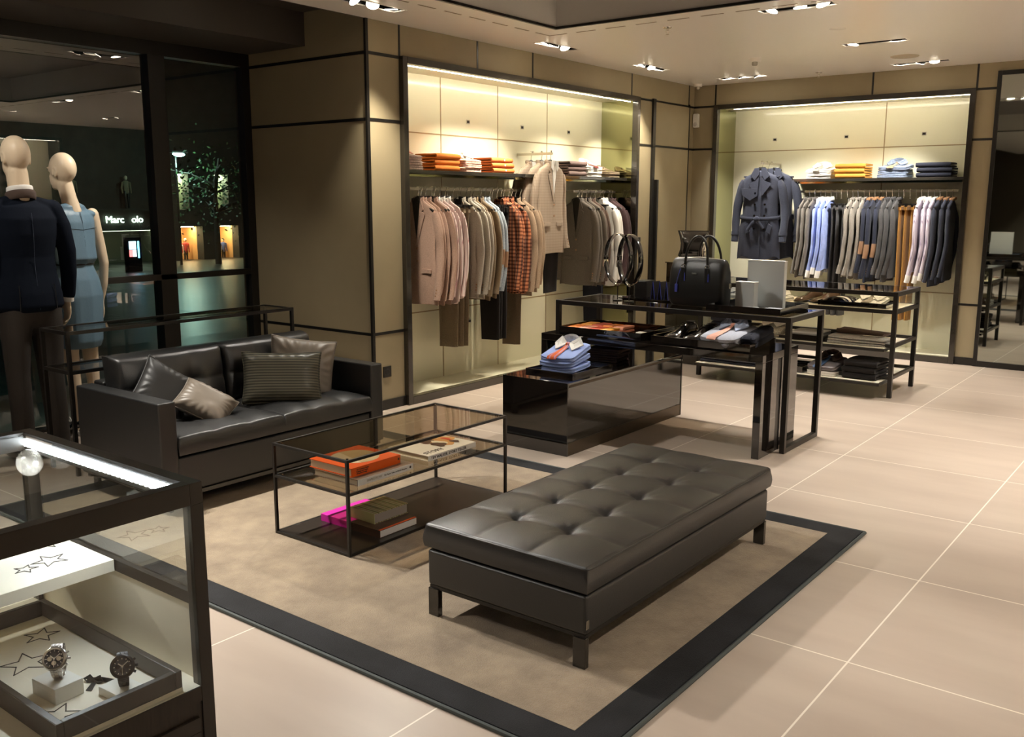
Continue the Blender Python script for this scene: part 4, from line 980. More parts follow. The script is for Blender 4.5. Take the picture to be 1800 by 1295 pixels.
# trench coats ----------------------------------------------------------
def trench():
    t = garment('trench_coat', mf['dnavy'], seed=31, L=.92, W=.205, D=.06, SL=.66, splay=.07, flare=.14, fold=.013, front=False, fat=1.12, shirt=False, buttons=False)
    m_ = mf['dnavy']; D = .062
    V = lambda p: (p[0], -D-.004-p[2], p[1])
    for sd in (-1, 1):
        MB().prism([(sd*.012, .050), (sd*.062, .045), (sd*.105, -.035), (sd*.055, -.085), (sd*.01, -.02)], 0, .010, V).build('collar_wing', m_, t, bevel=.002)
        MB().prism([(sd*.01, -.05), (sd*.06, -.09), (sd*.13, -.12), (sd*.02, -.26)], 0, .006, V).build('lapel', m_, t, bevel=.002)
        MB().box(sd*.09, sd*.19, -.030, .030, -.052, -.036).build('epaulette', m_, t, bevel=.004)
        for zz in (-.22, -.34, -.46, -.60): MB().tube([(sd*.055+.01, -D-.002, zz), (sd*.055+.01, -D-.012, zz)], .012, 12).build('button', m_lacq, t)
        MB().prism([(sd*.11, -.54), (sd*.155, -.57), (sd*.135, -.66), (sd*.085, -.63)], 0, .012, V).build('pocket', m_, t, bevel=.003)
    MB().prism([(-.20, -.17), (-.02, -.17), (-.02, -.25), (-.10, -.30), (-.19, -.24)], 0, .008, V).build('gun_flap', m_, t, bevel=.002)
    b = MB(); pts = [(.215*math.cos(R(a)), -.078*math.sin(R(a)), -.475-.02*math.sin(R(a))) for a in range(0, 360, 15)]
    b.tube(pts, [(.020, .006)]*len(pts), 8, ref=(0, 0, 1), closed=True); b.build('belt', m_, t, smooth=True)
    MB().ell((-.01, -.095, -.495), (.035, .02, .03)).build('belt_knot', m_, t, smooth=True)
    for a in ((-.11, -.62), (.06, -.60)): MB().tube([(-.01, -.095, -.50), ((a[0]-.01)/2, -.10, -.545), (a[0], -.09, a[1])], [(.006, .018)]*3, 8, ref=(0, 1, 0)).build('belt_end', m_, t, smooth=True)
    MB().prism([(.012, -.05), (.020, -.05), (.026, -.90), (.014, -.90)], 0, .009, V).build('front_edge', m_, t, bevel=.003)
    for sd in (-1, 1):
        p, r_ = sleeve_mb(sd, .66, .205, .06, splay=.07, seed=31+sd, fat=1.12, t0=.84, t1=.90, grow=.005); MB().tube(p, r_, 16, ref=(0, 1, 0)).build('sleeve_strap', m_, t, smooth=True)
    MB().box(-.035, .035, -.012, .012, .028, .058).build('neck_label', m_black, t, bevel=.002)
    return t
TZ = 1.985-.1045
t1 = trench(); t1['label'] = 'navy double-breasted trench coat facing out with knotted belt, the front one'; t1['category'] = 'coat'; t1.location = (-4.22, 9.86, TZ); t1.rotation_euler = (0, 0, R(8))
t2 = dup(t1, (-4.13, 10.03, TZ), R(4), 'navy trench coat hanging behind the front one, only its right edge showing')
for y_, x_, l_ in ((9.86, -4.22, 'front'), (10.03, -4.22, 'rear')): place('hanger', (x_, y_, TZ), 0, 'black hanger with chrome hook in the %s trench coat' % l_, 'clothes hanger', 'hangers on the back display arm')
# ================================================================== FOLDED THINGS
def put(t, loc, rz): t.location = loc; t.rotation_euler = (0, 0, rz); return t
def fold_slab(name, mat, w, d, h, seed=0, roll=True, slope=0, button=False):
    # cloth folded over a rounded nose at -y, laid as a sandwich of two plies; local origin at base centre of the nose line
    mb = MB(); t = h*.46; n = 14
    def path(ply):
        pts = []
        for i in range(7): pts.append((d-(d-h/2)*i/6, h-t/2))
        for i in range(1, 8):
            a = PI/2+PI*i/8; pts.append((h/2+(h/2-t/2)*math.cos(a), h/2+(h/2-t/2)*math.sin(a)))
        for i in range(7): pts.append((h/2+(d-h/2)*i/6, t/2))
        return pts
    pc = path(0); rings = []
    for i in range(n+1):
        x = -w/2+w*i/n; ring = []
        outer = []; inner = []
        for k, (y, z) in enumerate(pc):
            a = pc[max(k-1, 0)]; b = pc[min(k+1, len(pc)-1)]; dx, dy = b[0]-a[0], b[1]-a[1]; L = math.hypot(dx, dy) or 1; nx, ny = -dy/L, dx/L
            wob = .0025*mnoise.noise(Vector((x*9, y*9, seed)))
            e = 1-.25*(abs(2*i/n-1)**8)
            outer.append((x+.004*math.sin(y*30+seed), y+ (-nx)*t/2*e, z-ny*t/2*e+wob)); inner.append((x, y+nx*t/2*.9*e, z+ny*t/2*.9*e+wob))
        ring = outer+list(reversed(inner)); rings.append(ring)
    mb.loft(rings)
    mb.v = [(x, y, max(0, z)+slope*y) for x, y, z in mb.v]
    o = mb.build(name, mat, None, smooth=True)
    if button: MB().tube([(.02, -.0005, h*.55), (.02, -.004, h*.55)], .008, 10).build('button', m_white, o)
    return o
def flat_shirt(name, mat, w, d, h, seed=0, collar=None, tie=None, coll=True, cuffs=False):
    # folded shirt: low padded block with pointed collar at +y, optional tie down the middle
    t = thing(name, 'x', 'shirt'); mb = MB()
    def ring(z, g, wob):
        r = []
        for k in range(44):
            a = 2*PI*k/44; ca, sa = math.cos(a), math.sin(a)
            x = (w/2-g)*math.copysign(abs(ca)**.32, ca); y = d/2+(d/2-g)*math.copysign(abs(sa)**.32, sa)
            r.append((x+wob*math.sin(a*5+seed), y+wob*math.sin(a*7+seed), z+.0025*mnoise.noise(Vector((x*12, y*12, seed+z*50)))*(1 if z > h*.3 else 0)))
        return r
    mb.loft([ring(0, .006, 0), ring(h*.12, 0, .003), ring(h*.42, .001, .003), ring(h*.5, .008, .003), ring(h*.58, .002, .004), ring(h*.86, .002, .004), ring(h, .014, .003), ring(h*1.03, .05, .002)])
    mb.build('body', mat, t, smooth=True)
    if coll:
        cm = collar or mat; c = MB(); y0 = d-.075
        pts = [(.062*math.cos(R(a)), y0+.042*math.sin(R(a)), h+.020+.022*math.sin(R(a))) for a in range(-50, 231, 20)]
        c.tube(pts, [(.026, .004)]*len(pts), 6, ref=(0, 0, 1))
        for sd in (-1, 1):
            c.add([(sd*.004, y0-.034, h+.030), (sd*.062, y0-.105, h+.010), (sd*.108, y0-.02, h+.022), (sd*.068, y0+.020, h+.060),
                   (sd*.004, y0-.034, h+.022), (sd*.062, y0-.105, h+.004), (sd*.108, y0-.02, h+.014), (sd*.068, y0+.020, h+.050)],
                  [(0, 1, 2, 3), (7, 6, 5, 4), (0, 4, 5, 1), (1, 5, 6, 2), (2, 6, 7, 3), (3, 7, 4, 0)])
        c.build('collar', cm, t, bevel=.001)
        if not tie: MB().box(-.010, .010, .02, y0-.03, h, h+.003).build('placket', mat, t, bevel=.001)
    if tie: tie_on(t, tie, 0, d-.10, -.015, h)
    return t
def tie_on(t, mat, x, y1, y0, h):
    mb = MB(); rings = []
    for s_, hw, zz in ((0, .012, .030), (.08, .016, .028), (.10, .013, .018), (.3, .020, .010), (.6, .028, .007), (.93, .036, .005), (1.0, .034, -.010)):
        y = y1+(y0-y1)*s_; xx = x-.02*s_
        rings.append([(xx-hw, y, h+zz), (xx-hw*.6, y, h+zz+.004), (xx+hw*.6, y, h+zz+.004), (xx+hw, y, h+zz), (xx, y, h+zz-.003)])
    mb.loft(rings); return mb.build('tie', mat, t, smooth=True)
def stack(kind, n, x, y, z, rz, w, d, h, mat, name, base, cat, where, group, top=None, seed=0, gap=.0012, jit=.006, tilt=0, **k):
    for i in range(n):
        if n == 3: pos = ['bottom', 'middle', 'top'][i]
        elif n == 2: pos = ['lower', 'upper'][i]
        elif n == 1: pos = ''
        else: pos = ['bottom', 'second', 'third', 'top', 'fifth'][i]
        lab = (pos+' one of the ' if n > 1 else '')+base+' '+where
        q_ = Vector((x+jit*math.sin(i*2.1+seed), y+jit*math.cos(i*1.7+seed), z+i*(h+gap)))
        if kind == 'slab': o = fold_slab(name, mat, w, d, h, seed+i, **k); o.location = q_; o.rotation_euler = (0, 0, rz+R(1.5*math.sin(i*3+seed)))
        else:
            o = flat_shirt(name, mat, w, d, h, seed+i, coll=(i == n-1), collar=k.get('collar'), tie=(k.get('tie') if i == n-1 else None)); put(o, q_, rz+R(1.5*math.sin(i*3+seed)))
        if tilt: o.rotation_euler = (R(tilt*(i+.5)/n), 0, o.rotation_euler.z)
        tag(o, lab, cat, group if n > 1 else None)
# noses towards the room: left alcove rz=90 (local -y -> +x)
L90 = R(90)
stack('shirt', 3, -5.19, 5.44, SH, L90, .25, .24, .036, M('pink_check_cloth', (.62, .46, .40), .85, var=.3, vscale=60), 'folded_shirt', 'folded pale pink shirts', 'shirt', 'at the left end of the long shelf', 'pink shirts on the long shelf', seed=1, tilt=9, collar=m_tiep)
stack('slab', 3, -5.175, 5.83, SH, L90, .30, .24, .046, m_orange, 'folded_trousers', 'folded orange trousers', 'trousers', 'on the long shelf of the left alcove', 'orange trousers on the long shelf', seed=3)
stack('shirt', 3, -5.19, 6.16, SH, L90, .25, .24, .032, M('salmon_check_cloth', (.66, .42, .34), .85, var=.35, vscale=50), 'folded_shirt', 'folded salmon shirts', 'shirt', 'between the two orange stacks', 'salmon shirts on the long shelf', seed=5, tilt=9, collar=m_white)
stack('slab', 3, -5.175, 6.55, SH, L90, .30, .24, .043, m_rust, 'folded_cardigan', 'folded rust-orange cardigans', 'cardigan', 'at the right end of the long shelf', 'orange cardigans on the long shelf', seed=7, button=True)
stack('slab', 3, -5.175, 7.72, SH, L90, .30, .24, .046, m_mauve, 'folded_trousers', 'folded mauve-brown trousers', 'trousers', 'on the short shelf of the left alcove', 'mauve trousers on the short shelf', seed=9)
stack('shirt', 3, -5.19, 8.06, SH, L90, .25, .24, .032, m_white, 'folded_shirt', 'folded white shirts', 'shirt', 'on the short shelf of the left alcove', 'white shirts on the short shelf', seed=11, tilt=9, tie=M('burgundy_tie', (.14, .03, .025), .5))
stack('shirt', 2, -5.19, 8.40, SH, L90, .25, .24, .03, mf['taupe'], 'folded_shirt', 'folded olive shirts', 'shirt', 'at the right end of the short shelf', 'olive shirts on the short shelf', seed=12)
stack('shirt', 3, -3.68, 10.06, SH, 0, .28, .26, .030, m_white, 'folded_shirt', 'folded white shirts', 'shirt', 'at the left of the back shelf', 'white shirts on the back shelf', seed=13, tilt=9, tie=mf['lgrey'])
stack('slab', 3, -3.34, 10.05, SH, 0, .31, .26, .050, M('ochre_cotton', (.50, .23, .03), .85), 'folded_trousers', 'folded ochre trousers', 'trousers', 'on the back shelf', 'ochre trousers on the back shelf', seed=15)
stack('shirt', 3, -2.92, 10.06, SH, 0, .30, .26, .036, M('slate_blue_cloth', (.16, .20, .28), .85, var=.2, vscale=40), 'folded_shirt', 'folded slate-blue shirts', 'shirt', 'on the back shelf between ochre and navy', 'slate-blue shirts on the back shelf', seed=17, tilt=9, tie=mf['taupe'])
stack('slab', 3, -2.52, 10.05, SH, 0, .33, .26, .048, mf['navytr'], 'folded_trousers', 'folded navy trousers', 'trousers', 'at the right of the back shelf', 'navy trousers on the back shelf', seed=19)
# trays ---------------------------------------------------------------
def tray(label, x0, x1, y0, y1, z, h=.05, mat=None, rz=0):
    t = thing('display_tray', label, 'tray', ((x0+x1)/2, (y0+y1)/2, z)); mat = mat or m_lacq; w = .008
    onebox(x0, x1, y0, y1, z, z+.006).build('tray_floor', mat, t, world=True)
    MB().box(x0, x1, y0, y0+w, z+.006, z+h).box(x0, x1, y1-w, y1, z+.006, z+h).box(x0, x0+w, y0+w, y1-w, z+.006, z+h).box(x1-w, x1, y0+w, y1-w, z+.006, z+h).build('tray_rim', mat, t, world=True, bevel=.001)
    return t
tray('large black tray with orange scarves on the left of the lacquer table', -3.775, -3.115, 5.415, 5.89, .651, .052)
tray('large black tray with shoes and a grey shirt on the right of the lacquer table', -3.03, -2.335, 5.40, 5.80, .651, .052)
tray('black tray under the grey boxes at the right end of the frame table', -2.76, -2.25, 5.64, 6.12, .865, .042)
tray('shallow black tray holding blue shirts on the low plinth', -3.665, -3.29, 4.87, 5.35, .466, .022)
# scarves and ties in the left tray
mt_or = [M('scarf_orange', (.80, .22, .03), .6), M('scarf_red', (.55, .06, .02), .6), M('scarf_salmon', (.80, .34, .22), .6), M('scarf_amber', (.70, .30, .03), .6)]
for i in range(4):
    for j_ in range(2):
        c_ = (i*2+j_*3+i//2) % 4
        nmx = ['orange', 'dark red', 'salmon', 'amber'][c_]
        o = fold_slab('silk_scarf', mt_or[c_], .085, .15, .042, i+j_)
        o.location = (-3.70+.092*i, 5.44+.19*j_, .658); o.rotation_euler = (0, 0, R(3*math.sin(i*5+j_)))
        tag(o, '%s rolled silk scarf, %s from left in the %s row of the left tray' % (nmx, ORD[i], ['front', 'back'][j_]), 'scarf', 'silk scarves in the left tray')
o = fold_slab('pocket_square', mt_or[0], .17, .08, .010, 4); o.location = (-3.23, 5.425, .658); tag(o, 'flat orange pocket square at the front right corner of the left tray', 'pocket square')
m_dots = stripes('dotted_silk', (.03, .03, .035), (.55, .55, .52), 0, 95, .4, .5, c3=(.2, .2, .2), axis2=1, freq2=95)
for i, (mm_, l_) in enumerate(((m_dots, 'black and white dotted folded tie in the left tray'), (m_white, 'white folded tie at the right of the left tray'), (mf['navytr'], 'navy folded tie at the back right of the left tray'))):
    o = fold_slab('folded_tie', mm_, .13, .065, .016, i+8); o.location = (-3.22, 5.52+.115*i, .658); tag(o, l_, 'tie', 'ties in the left tray')
# shoes -----------------------------------------------------------------
def shoe(name, lab, mat, loc, rz, group):
    t = thing(name, lab, 'shoe', loc, rz, group); L = .29
    prof = [(0, .006, .018, .012), (.010, .026, .030, .012), (.035, .040, .044, .010), (.075, .047, .053, .010), (.11, .045, .064, .012), (.145, .039, .083, .016), (.18, .034, .100, .020), (.205, .032, .104, .022), (.24, .032, .100, .024), (.268, .030, .098, .024), (.285, .022, .090, .026), (.290, .008, .075, .03)]
    rings = []
    for s_, hw, top, bot in prof:
        r = []
        for k in range(20):
            a = 2*PI*k/20; ca, sa = math.cos(a), math.sin(a)
            x = hw*math.copysign(abs(ca)**.85, ca)*(1-.35*max(0, sa)**2*(1 if s_ > .09 else .2)); z = bot+(top-bot)*(.35+.65*sa if sa > 0 else .35+.35*sa)
            r.append((x+.008*math.sin(s_*9), s_, z))
        rings.append(r)
    MB().loft(rings).build('upper', mat, t, smooth=True)
    so = MB(); n = 22; pts = []
    for k in range(n):
        a = 2*PI*k/n; s_ = .145-.148*math.cos(a); wd = (.046 if s_ < .12 else .036)*abs(math.sin(a))**.6*math.copysign(1, math.sin(a)); pts.append((wd+.008*math.sin(s_*9), s_))
    so.prism(pts, .006, .014); so.build('sole', m_lacq, t)
    MB().prism([(x, y) for x, y in pts if y > .21], 0, .022).build('heel', m_lacq, t)
    MB().prism([(-.018, .215), (.018, .215), (.022, .262), (-.022, .262)], .1005, .1055).build('opening', m_black, t)
    for q_ in range(4):
        y = .120+.017*q_; z = .071+.0085*q_
        MB().tube([(-.016, y, z-.002), (0, y-.002, z+.006), (.016, y, z-.002)], .0018, 6).build('lace', mat, t)
    return t
m_shoek = M('polished_black_leather', (.010, .009, .008), .10, spec=.7, coat=1)
m_shoeb = M('polished_brown_leather', (.10, .055, .035), .12, spec=.7, coat=1)
shoe('dress_shoe', 'polished black lace-up shoe, left one in the tray on the lacquer table', m_shoek, (-2.945, 5.43, .658), R(-14), 'black shoes in the tray').scale = (1.18, 1.05, 1.18)
shoe('dress_shoe', 'polished black lace-up shoe, right one in the tray on the lacquer table', m_shoek, (-2.815, 5.43, .658), R(-22), 'black shoes in the tray').scale = (1.18, 1.05, 1.18)
shoe('dress_shoe', 'polished brown lace-up shoe, left one in the glass case of the shelf unit', m_shoeb, (-3.02, 7.88, .7145), R(-30), 'brown shoes in the glass case')
shoe('dress_shoe', 'polished brown lace-up shoe, right one in the glass case of the shelf unit', m_shoeb, (-2.88, 7.88, .7145), R(-34), 'brown shoes in the glass case')
o = flat_shirt('folded_shirt', M('grey_check_cloth', (.42, .44, .52), .85, var=.12, vscale=200), .27, .32, .070, 3, tie=m_tiep, collar=M('blue_grey_collar', (.45, .52, .70), .8)); put(o, (-2.575, 5.415, .660), R(-10)); o.rotation_euler = (R(11), 0, R(-10)); tag(o, 'grey shirt with pink knitted tie in the right tray of the lacquer table', 'shirt')
o = flat_shirt('folded_jacket', mf['navytr'], .10, .30, .080, 5, coll=False); put(o, (-2.385, 5.46, .660), R(-4)); o.rotation_euler = (R(10), 0, R(-4)); tag(o, 'navy folded jacket behind the pink-tied shirt in the right tray', 'jacket')
# blue shirts on the plinth
stack('shirt', 3, -3.47, 4.925, .4725, R(4), .25, .30, .033, m_bluef, 'folded_shirt', 'folded sky-blue shirts', 'shirt', 'in the shallow tray on the plinth', 'blue shirts on the plinth', seed=21, jit=.008, tilt=15, collar=m_white, tie=m_tiee)
o = fold_slab('folded_shirt', m_white, .10, .26, .014, 3); o.location = (-3.60, 4.94, .575); tag(o, 'white pocket shirt slipped beside the orange tie on the blue stack', 'shirt'); o.location.z = .4725
bpy.data.objects.remove(o)
# brown knitwear and box further back on the plinth
stack('slab', 3, -3.36, 5.62, .466, R(100), .22, .24, .030, mf['dbrown'], 'folded_sweater', 'folded dark brown sweaters', 'sweater', 'under the lacquer table on the plinth', 'brown sweaters on the plinth', seed=23)
t = thing('gift_box', 'dark brown box with a pale end under the lacquer table on the plinth', 'box', (-3.49, 5.62, .466)); MB().box(-3.54, -3.49, 5.53, 5.72, .466, .56).build('box_body', mf['dbrown'], t, world=True, bevel=.002); MB().box(-3.488, -3.485, 5.535, 5.715, .47, .556).build('box_end', m_white, t, world=True)
# grey boxes ------------------------------------------------------------
m_gbox = M('silver_grey_card', (.60, .62, .61), .38); 
def cardbox(lab, x0, x1, y0, y1, z0, z1, rz=0):
    t = thing('gift_box', lab, 'box', ((x0+x1)/2, (y0+y1)/2, z0), 0); MB().box(x0, x1, y0, y1, z0, z1-.006).build('box_base', m_gbox, t, world=True, bevel=.0015); MB().box(x0-.001, x1+.001, y0-.001, y1+.001, z1-.0055, z1).build('box_rim', m_white, t, world=True); t.rotation_euler = (0, 0, rz); return t
cardbox('tall silver-grey box standing upright in the tray on the frame table', -2.64, -2.375, 6.00, 6.04, .872, 1.185, R(-4))
cardbox('small silver-grey box standing before the tall box', -2.665, -2.53, 5.88, 5.94, .872, 1.045, R(-4))
def wallet(lab, x, y, z, rz, mat, s=1):
    t = thing('wallet', lab, 'wallet', (x, y, z), rz, 'wallets in the tray on the frame table')
    MB().box(-.055*s, .055*s, -.045, .045, 0, .007).box(-.055*s, .055*s, -.045, .045, .009, .016).build('wallet_leather', mat, t, bevel=.002)
    MB().box(-.052*s, .052*s, -.042, .042, .007, .009).build('wallet_lining', m_gbox, t)
wallet('black card wallet at the left of the tray on the frame table', -2.69, 5.74, .872, R(5), m_leatherk)
wallet('grey leather wallet in the middle of the tray on the frame table', -2.52, 5.80, .872, R(25), M('grey_leather', (.16, .155, .155), .4))
wallet('pale grey wallet at the right of the tray on the frame table', -2.37, 5.84, .872, R(-8), M('pale_grey_leather', (.24, .25, .27), .4))
wallet('slate long wallet at the front of the tray on the frame table', -2.43, 5.70, .872, R(4), M('slate_leather', (.09, .11, .14), .4), 1.5)
# handbag ----------------------------------------------------------------
hb = thing('handbag', 'large black leather handbag with two handles on the frame table', 'handbag', (-2.93, 5.88, .866), R(-7))
rings = []
for z, hw, hd in ((0, .205, .055), (.012, .218, .066), (.06, .222, .074), (.14, .222, .072), (.24, .220, .060), (.295, .216, .042), (.318, .208, .024), (.326, .198, .012)):
    r = []
    for k in range(48):
        a = 2*PI*k/48; ca, sa = math.cos(a), math.sin(a); x = hw*math.copysign(abs(ca)**.25, ca); y = hd*math.copysign(abs(sa)**.5, sa)
        wr_ = .004*math.sin(z*70+abs(x)*50)*sstep(.15, .22, abs(x))+.003*mnoise.noise(Vector((x*14, z*14, sa)))
        r.append((x, y+wr_*math.copysign(1, sa), z-.010*(abs(x)/.22)**4*sstep(.15, .3, z)))
    rings.append(r)
MB().loft(rings).build('bag_body', m_leatherk, hb, smooth=True)
MB().tube([(-.19, 0, .319), (0, 0, .331), (.19, 0, .319)], .004, 8).build('zipper', m_steel, hb, smooth=True)
for sy, dx in ((-1, -.0), (1, .045)):
    pts = [(-.095+dx, sy*.055, .215), (-.092+dx, sy*.052, .27)]+[(.088*math.cos(R(a))*1.0+dx, sy*(.05-.022*math.sin(R(a))), .31+.165*math.sin(R(a))) for a in range(180, -1, -15)]+[(.092+dx, sy*.052, .27), (.095+dx, sy*.055, .215)]
    h_ = MB().tube(pts, .0085, 10).build('handle', m_leatherk, hb, smooth=True)
    for xx in (-.095, .095):
        MB().box(xx+dx-.014, xx+dx+.014, sy*.060, sy*.071, .16, .262).build('strap_tab', m_leatherk, h_, bevel=.003)
        MB().tube([(xx+dx+.015*math.cos(R(a)), sy*.062, .268+.012*math.sin(R(a))) for a in range(0, 360, 40)], .003, 6, closed=True).build('strap_ring', m_chrome, h_, smooth=True)
m_blue = M('cobalt_edge', (.06, .08, .42), .4)
for xx in (-.078, .112): MB().prism([(xx-.004, .17), (xx+.004, .17), (xx+.002, .225), (xx-.002, .225)], .0715, .0725, lambda p: (p[0], -p[2], p[1])).build('blue_edge', m_blue, hb)
tg = MB().box(-.148, -.126, -.084, -.078, .09, .145).build('luggage_tag', m_blue, hb, bevel=.002)
MB().tube([(-.115, -.068, .25), (-.13, -.076, .19), (-.137, -.081, .145)], .0025, 6).build('tag_cord', m_blue, tg, smooth=True)
MB().box(-.018, .018, -.0745, -.0700, .218, .228).build('logo_plate', m_steel, hb)
MB().box(.228, .245, -.012, .012, .13, .165).build('side_clasp', m_chrome, hb, bevel=.003)
# belts on stands ----------------------------------------------------------
for x_, y_, lab, rz_ in ((-3.56, 5.84, 'left of the two black belts looped on a stand on the frame table', R(-25)), (-3.44, 5.80, 'right of the two black belts looped on a stand on the frame table', R(-32))):
    t = thing('belt_stand', lab.replace('black belts looped on a stand', 'thin stands carrying the belt loops'), 'stand', (x_, y_, .865), rz_, 'belt stands on the frame table')
    MB().cyl((0, 0, 0), (0, 0, .108), .004, 8).build('stand_rod', m_metal, t); MB().tube([(0, 0, 0), (0, 0, .005)], .035, 20).build('stand_base', m_metal, t)
    MB().box(-.012, .012, -.004, .004, .106, .113).build('stand_clip', m_chrome, t)
    b_ = thing('belt', lab, 'belt', (x_, y_, .98), rz_, 'belts on the frame table')
    pts = [(.165*math.sin(R(a)), 0, .182-.180*math.cos(R(a))) for a in range(0, 360, 10)]
    MB().tube(pts, [(.020, .004)]*36, 8, ref=(0, 1, 0), closed=True).build('belt_strap', m_shoek, b_, smooth=True)
    MB().box(-.176, -.160, -.019, .019, .12, .17).build('buckle', m_chrome, b_, bevel=.002); MB().box(-.173, -.157, -.019, .019, .19, .20).build('belt_loop', m_shoek, b_, bevel=.002)
# black box with blue-edged envelopes behind the bag -------------------------
t = thing('display_plate', 'flat glossy black plate on the frame table behind the handbag', 'plate', (-3.45, 6.05, .866)); MB().box(-3.62, -3.20, 5.95, 6.13, .866, .874).build('plate_body', m_lacq, t, world=True, bevel=.001)
t = thing('leather_case', 'small black leather case left of the handbag', 'case', (-3.46, 6.06, .8745)); MB().box(-3.51, -3.41, 5.99, 6.12, .8745, 1.0).build('case_body', m_leatherk, t, world=True, bevel=.006); MB().box(-3.508, -3.412, 5.992, 6.118, .995, 1.0005).build('case_lid_edge', m_metal, t, world=True)
for i in range(3):
    t = thing('leather_folder', '%s black leather folder with cobalt edges standing left of the handbag' % ['left', 'middle', 'right'][i], 'folder', (-3.36+.055*i, 6.05, .8745), 0, 'standing leather folders')
    MB().add([(-.018, -.05, 0), (-.014, -.05, 0), (.002, -.05, .125), (-.002, -.05, .125), (-.018, .05, 0), (-.014, .05, 0), (.002, .05, .125), (-.002, .05, .125)], [(0, 1, 2, 3), (7, 6, 5, 4), (0, 4, 5, 1), (1, 5, 6, 2), (2, 6, 7, 3), (3, 7, 4, 0)]).add([(.018, -.05, 0), (.014, -.05, 0), (-.002, -.05, .125), (.002, -.05, .125), (.018, .05, 0), (.014, .05, 0), (-.002, .05, .125), (.002, .05, .125)], [(3, 2, 1, 0), (4, 5, 6, 7), (1, 5, 4, 0), (2, 6, 5, 1), (3, 7, 6, 2), (0, 4, 7, 3)]).build('folder_cover', m_leatherk, t)
    MB().tube([(-.016, -.052, 0), (0, -.052, .126), (.016, -.052, 0)], .0026, 6).build('folder_edging', m_blue, t)
# patent bag and flask on the far end of the shelf unit ----------------------
bgs = thing('accessory_pedestal', 'tall black glossy pedestal in the corner left of the back alcove', 'pedestal', (-4.26, 8.4, 0)); MB().box(-4.46, -4.06, 8.22, 8.60, 0, .98).build('pedestal_body', m_lacq, bgs, world=True, bevel=.003); MB().box(-4.47, -4.05, 8.21, 8.61, .981, .99).build('pedestal_top', m_lacq, bgs, world=True)
t = thing('patent_bag', 'glossy black patent bag with curved sides behind the handbag', 'bag', (-4.27, 8.40, .99), R(14)); mb = MB(); rings = []
for z, hw, hd in ((.04, .13, .05), (.06, .145, .06), (.12, .125, .055), (.18, .12, .05), (.26, .14, .04), (.295, .155, .02)):
    rings.append([(hw*math.copysign(abs(math.cos(2*PI*k/32))**.3, math.cos(2*PI*k/32)), hd*math.copysign(abs(math.sin(2*PI*k/32))**.6, math.sin(2*PI*k/32)), z) for k in range(32)])
mb.loft(rings).build('bag_body', m_shoek, t, smooth=True); MB().box(-.155, .155, -.006, .006, .292, .302).build('frame_clasp', m_metal, t, bevel=.002); MB().box(-.09, .09, -.05, .05, 0, .042).build('stand_block', m_chrome, t, bevel=.004)
t = thing('perfume_flask', 'small gold and silver flask between the patent bag and the handbag', 'flask', (-4.10, 8.30, .99)); MB().lathe([(.001, 0), (.028, 0), (.03, .01), (.018, .05), (.026, .09), (.024, .14), (.010, .165), (.010, .18), (.014, .19), (.001, .205)]).build('flask_body', m_chrome, t, smooth=True); MB().ell((0, 0, .215), (.012, .012, .012)).build('stopper', m_chrome, t, smooth=True)
# contents of the shelf unit ------------------------------------------------
t0 = tray('dark tray with leather belts and a white shirt inside the glass case', -2.80, -2.24, 7.83, 8.16, .7145, .04)
o = flat_shirt('folded_shirt', m_white, .23, .24, .030, 31, tie=mf['lgrey']); put(o, (-2.40, 7.87, .723), 0); o.rotation_euler = (R(9), 0, 0); tag(o, 'white shirt with a taupe tie inside the glass case', 'shirt')
m_gl = M('glove_leather', (.03, .028, .026), .3)
for i in range(4):
    o = MB().tube([(.11*math.cos(R(a)), .02*i, .022+.04*math.sin(R(a))*(1-.08*i)) for a in range(0, 181, 15)], [(.004, .014)]*13, 8, ref=(0, 0, 1)).build('rolled_belt', m_white if i == 1 else m_gl, None, smooth=True)
    o.location = (-2.66, 7.90+.05*i, .722); o.rotation_euler = (0, 0, R(-30)); tag(o, '%s arched leather strap in the tray inside the glass case' % ['front dark', 'white', 'third dark', 'rear dark'][i], 'belt', 'leather straps in the glass case')
o = flat_shirt('folded_shirt', m_white, .24, .28, .035, 33); put(o, (-3.22, 7.84, .7145), 0); tag(o, 'white folded shirt left of the brown shoes in the glass case', 'shirt')
o = flat_shirt('folded_shirt', M('pale_blue_cotton', (.5, .56, .72), .8), .24, .28, .035, 34); put(o, (-3.60, 7.84, .7145), 0); tag(o, 'pale blue folded shirt at the left end of the glass case', 'shirt')
ZM = .4132; ZL = .1443
tray('black tray with grey rolled trousers on the middle shelf', -3.02, -2.70, 7.72, 8.06, ZM, .05)
stack('slab', 2, -2.87, 7.74, ZM+.0065, 0, .27, .28, .030, M('silver_grey_cloth', (.40, .40, .38), .8), 'folded_trousers', 'folded silver-grey trousers', 'trousers', 'in the tray on the middle shelf', 'grey trousers on the middle shelf', seed=41)
stack('slab', 3, -3.60, 7.74, ZM, 0, .28, .26, .048, mf['navytr'], 'folded_trousers', 'folded navy trousers', 'trousers', 'at the left of the middle shelf', 'navy trousers on the middle shelf', seed=43)
o = flat_shirt('folded_shirt', M('olive_stripe_cloth', (.36, .34, .28), .85, var=.4, vscale=70), .26, .30, .055, 35, collar=m_white); put(o, (-3.22, 7.74, ZM), 0); o.rotation_euler = (R(8), 0, 0); tag(o, 'olive and white folded shirt in the middle of the middle shelf', 'shirt')
m_gtr = M('grey_flannel', (.33, .31, .27), .9, var=.2, vscale=90)
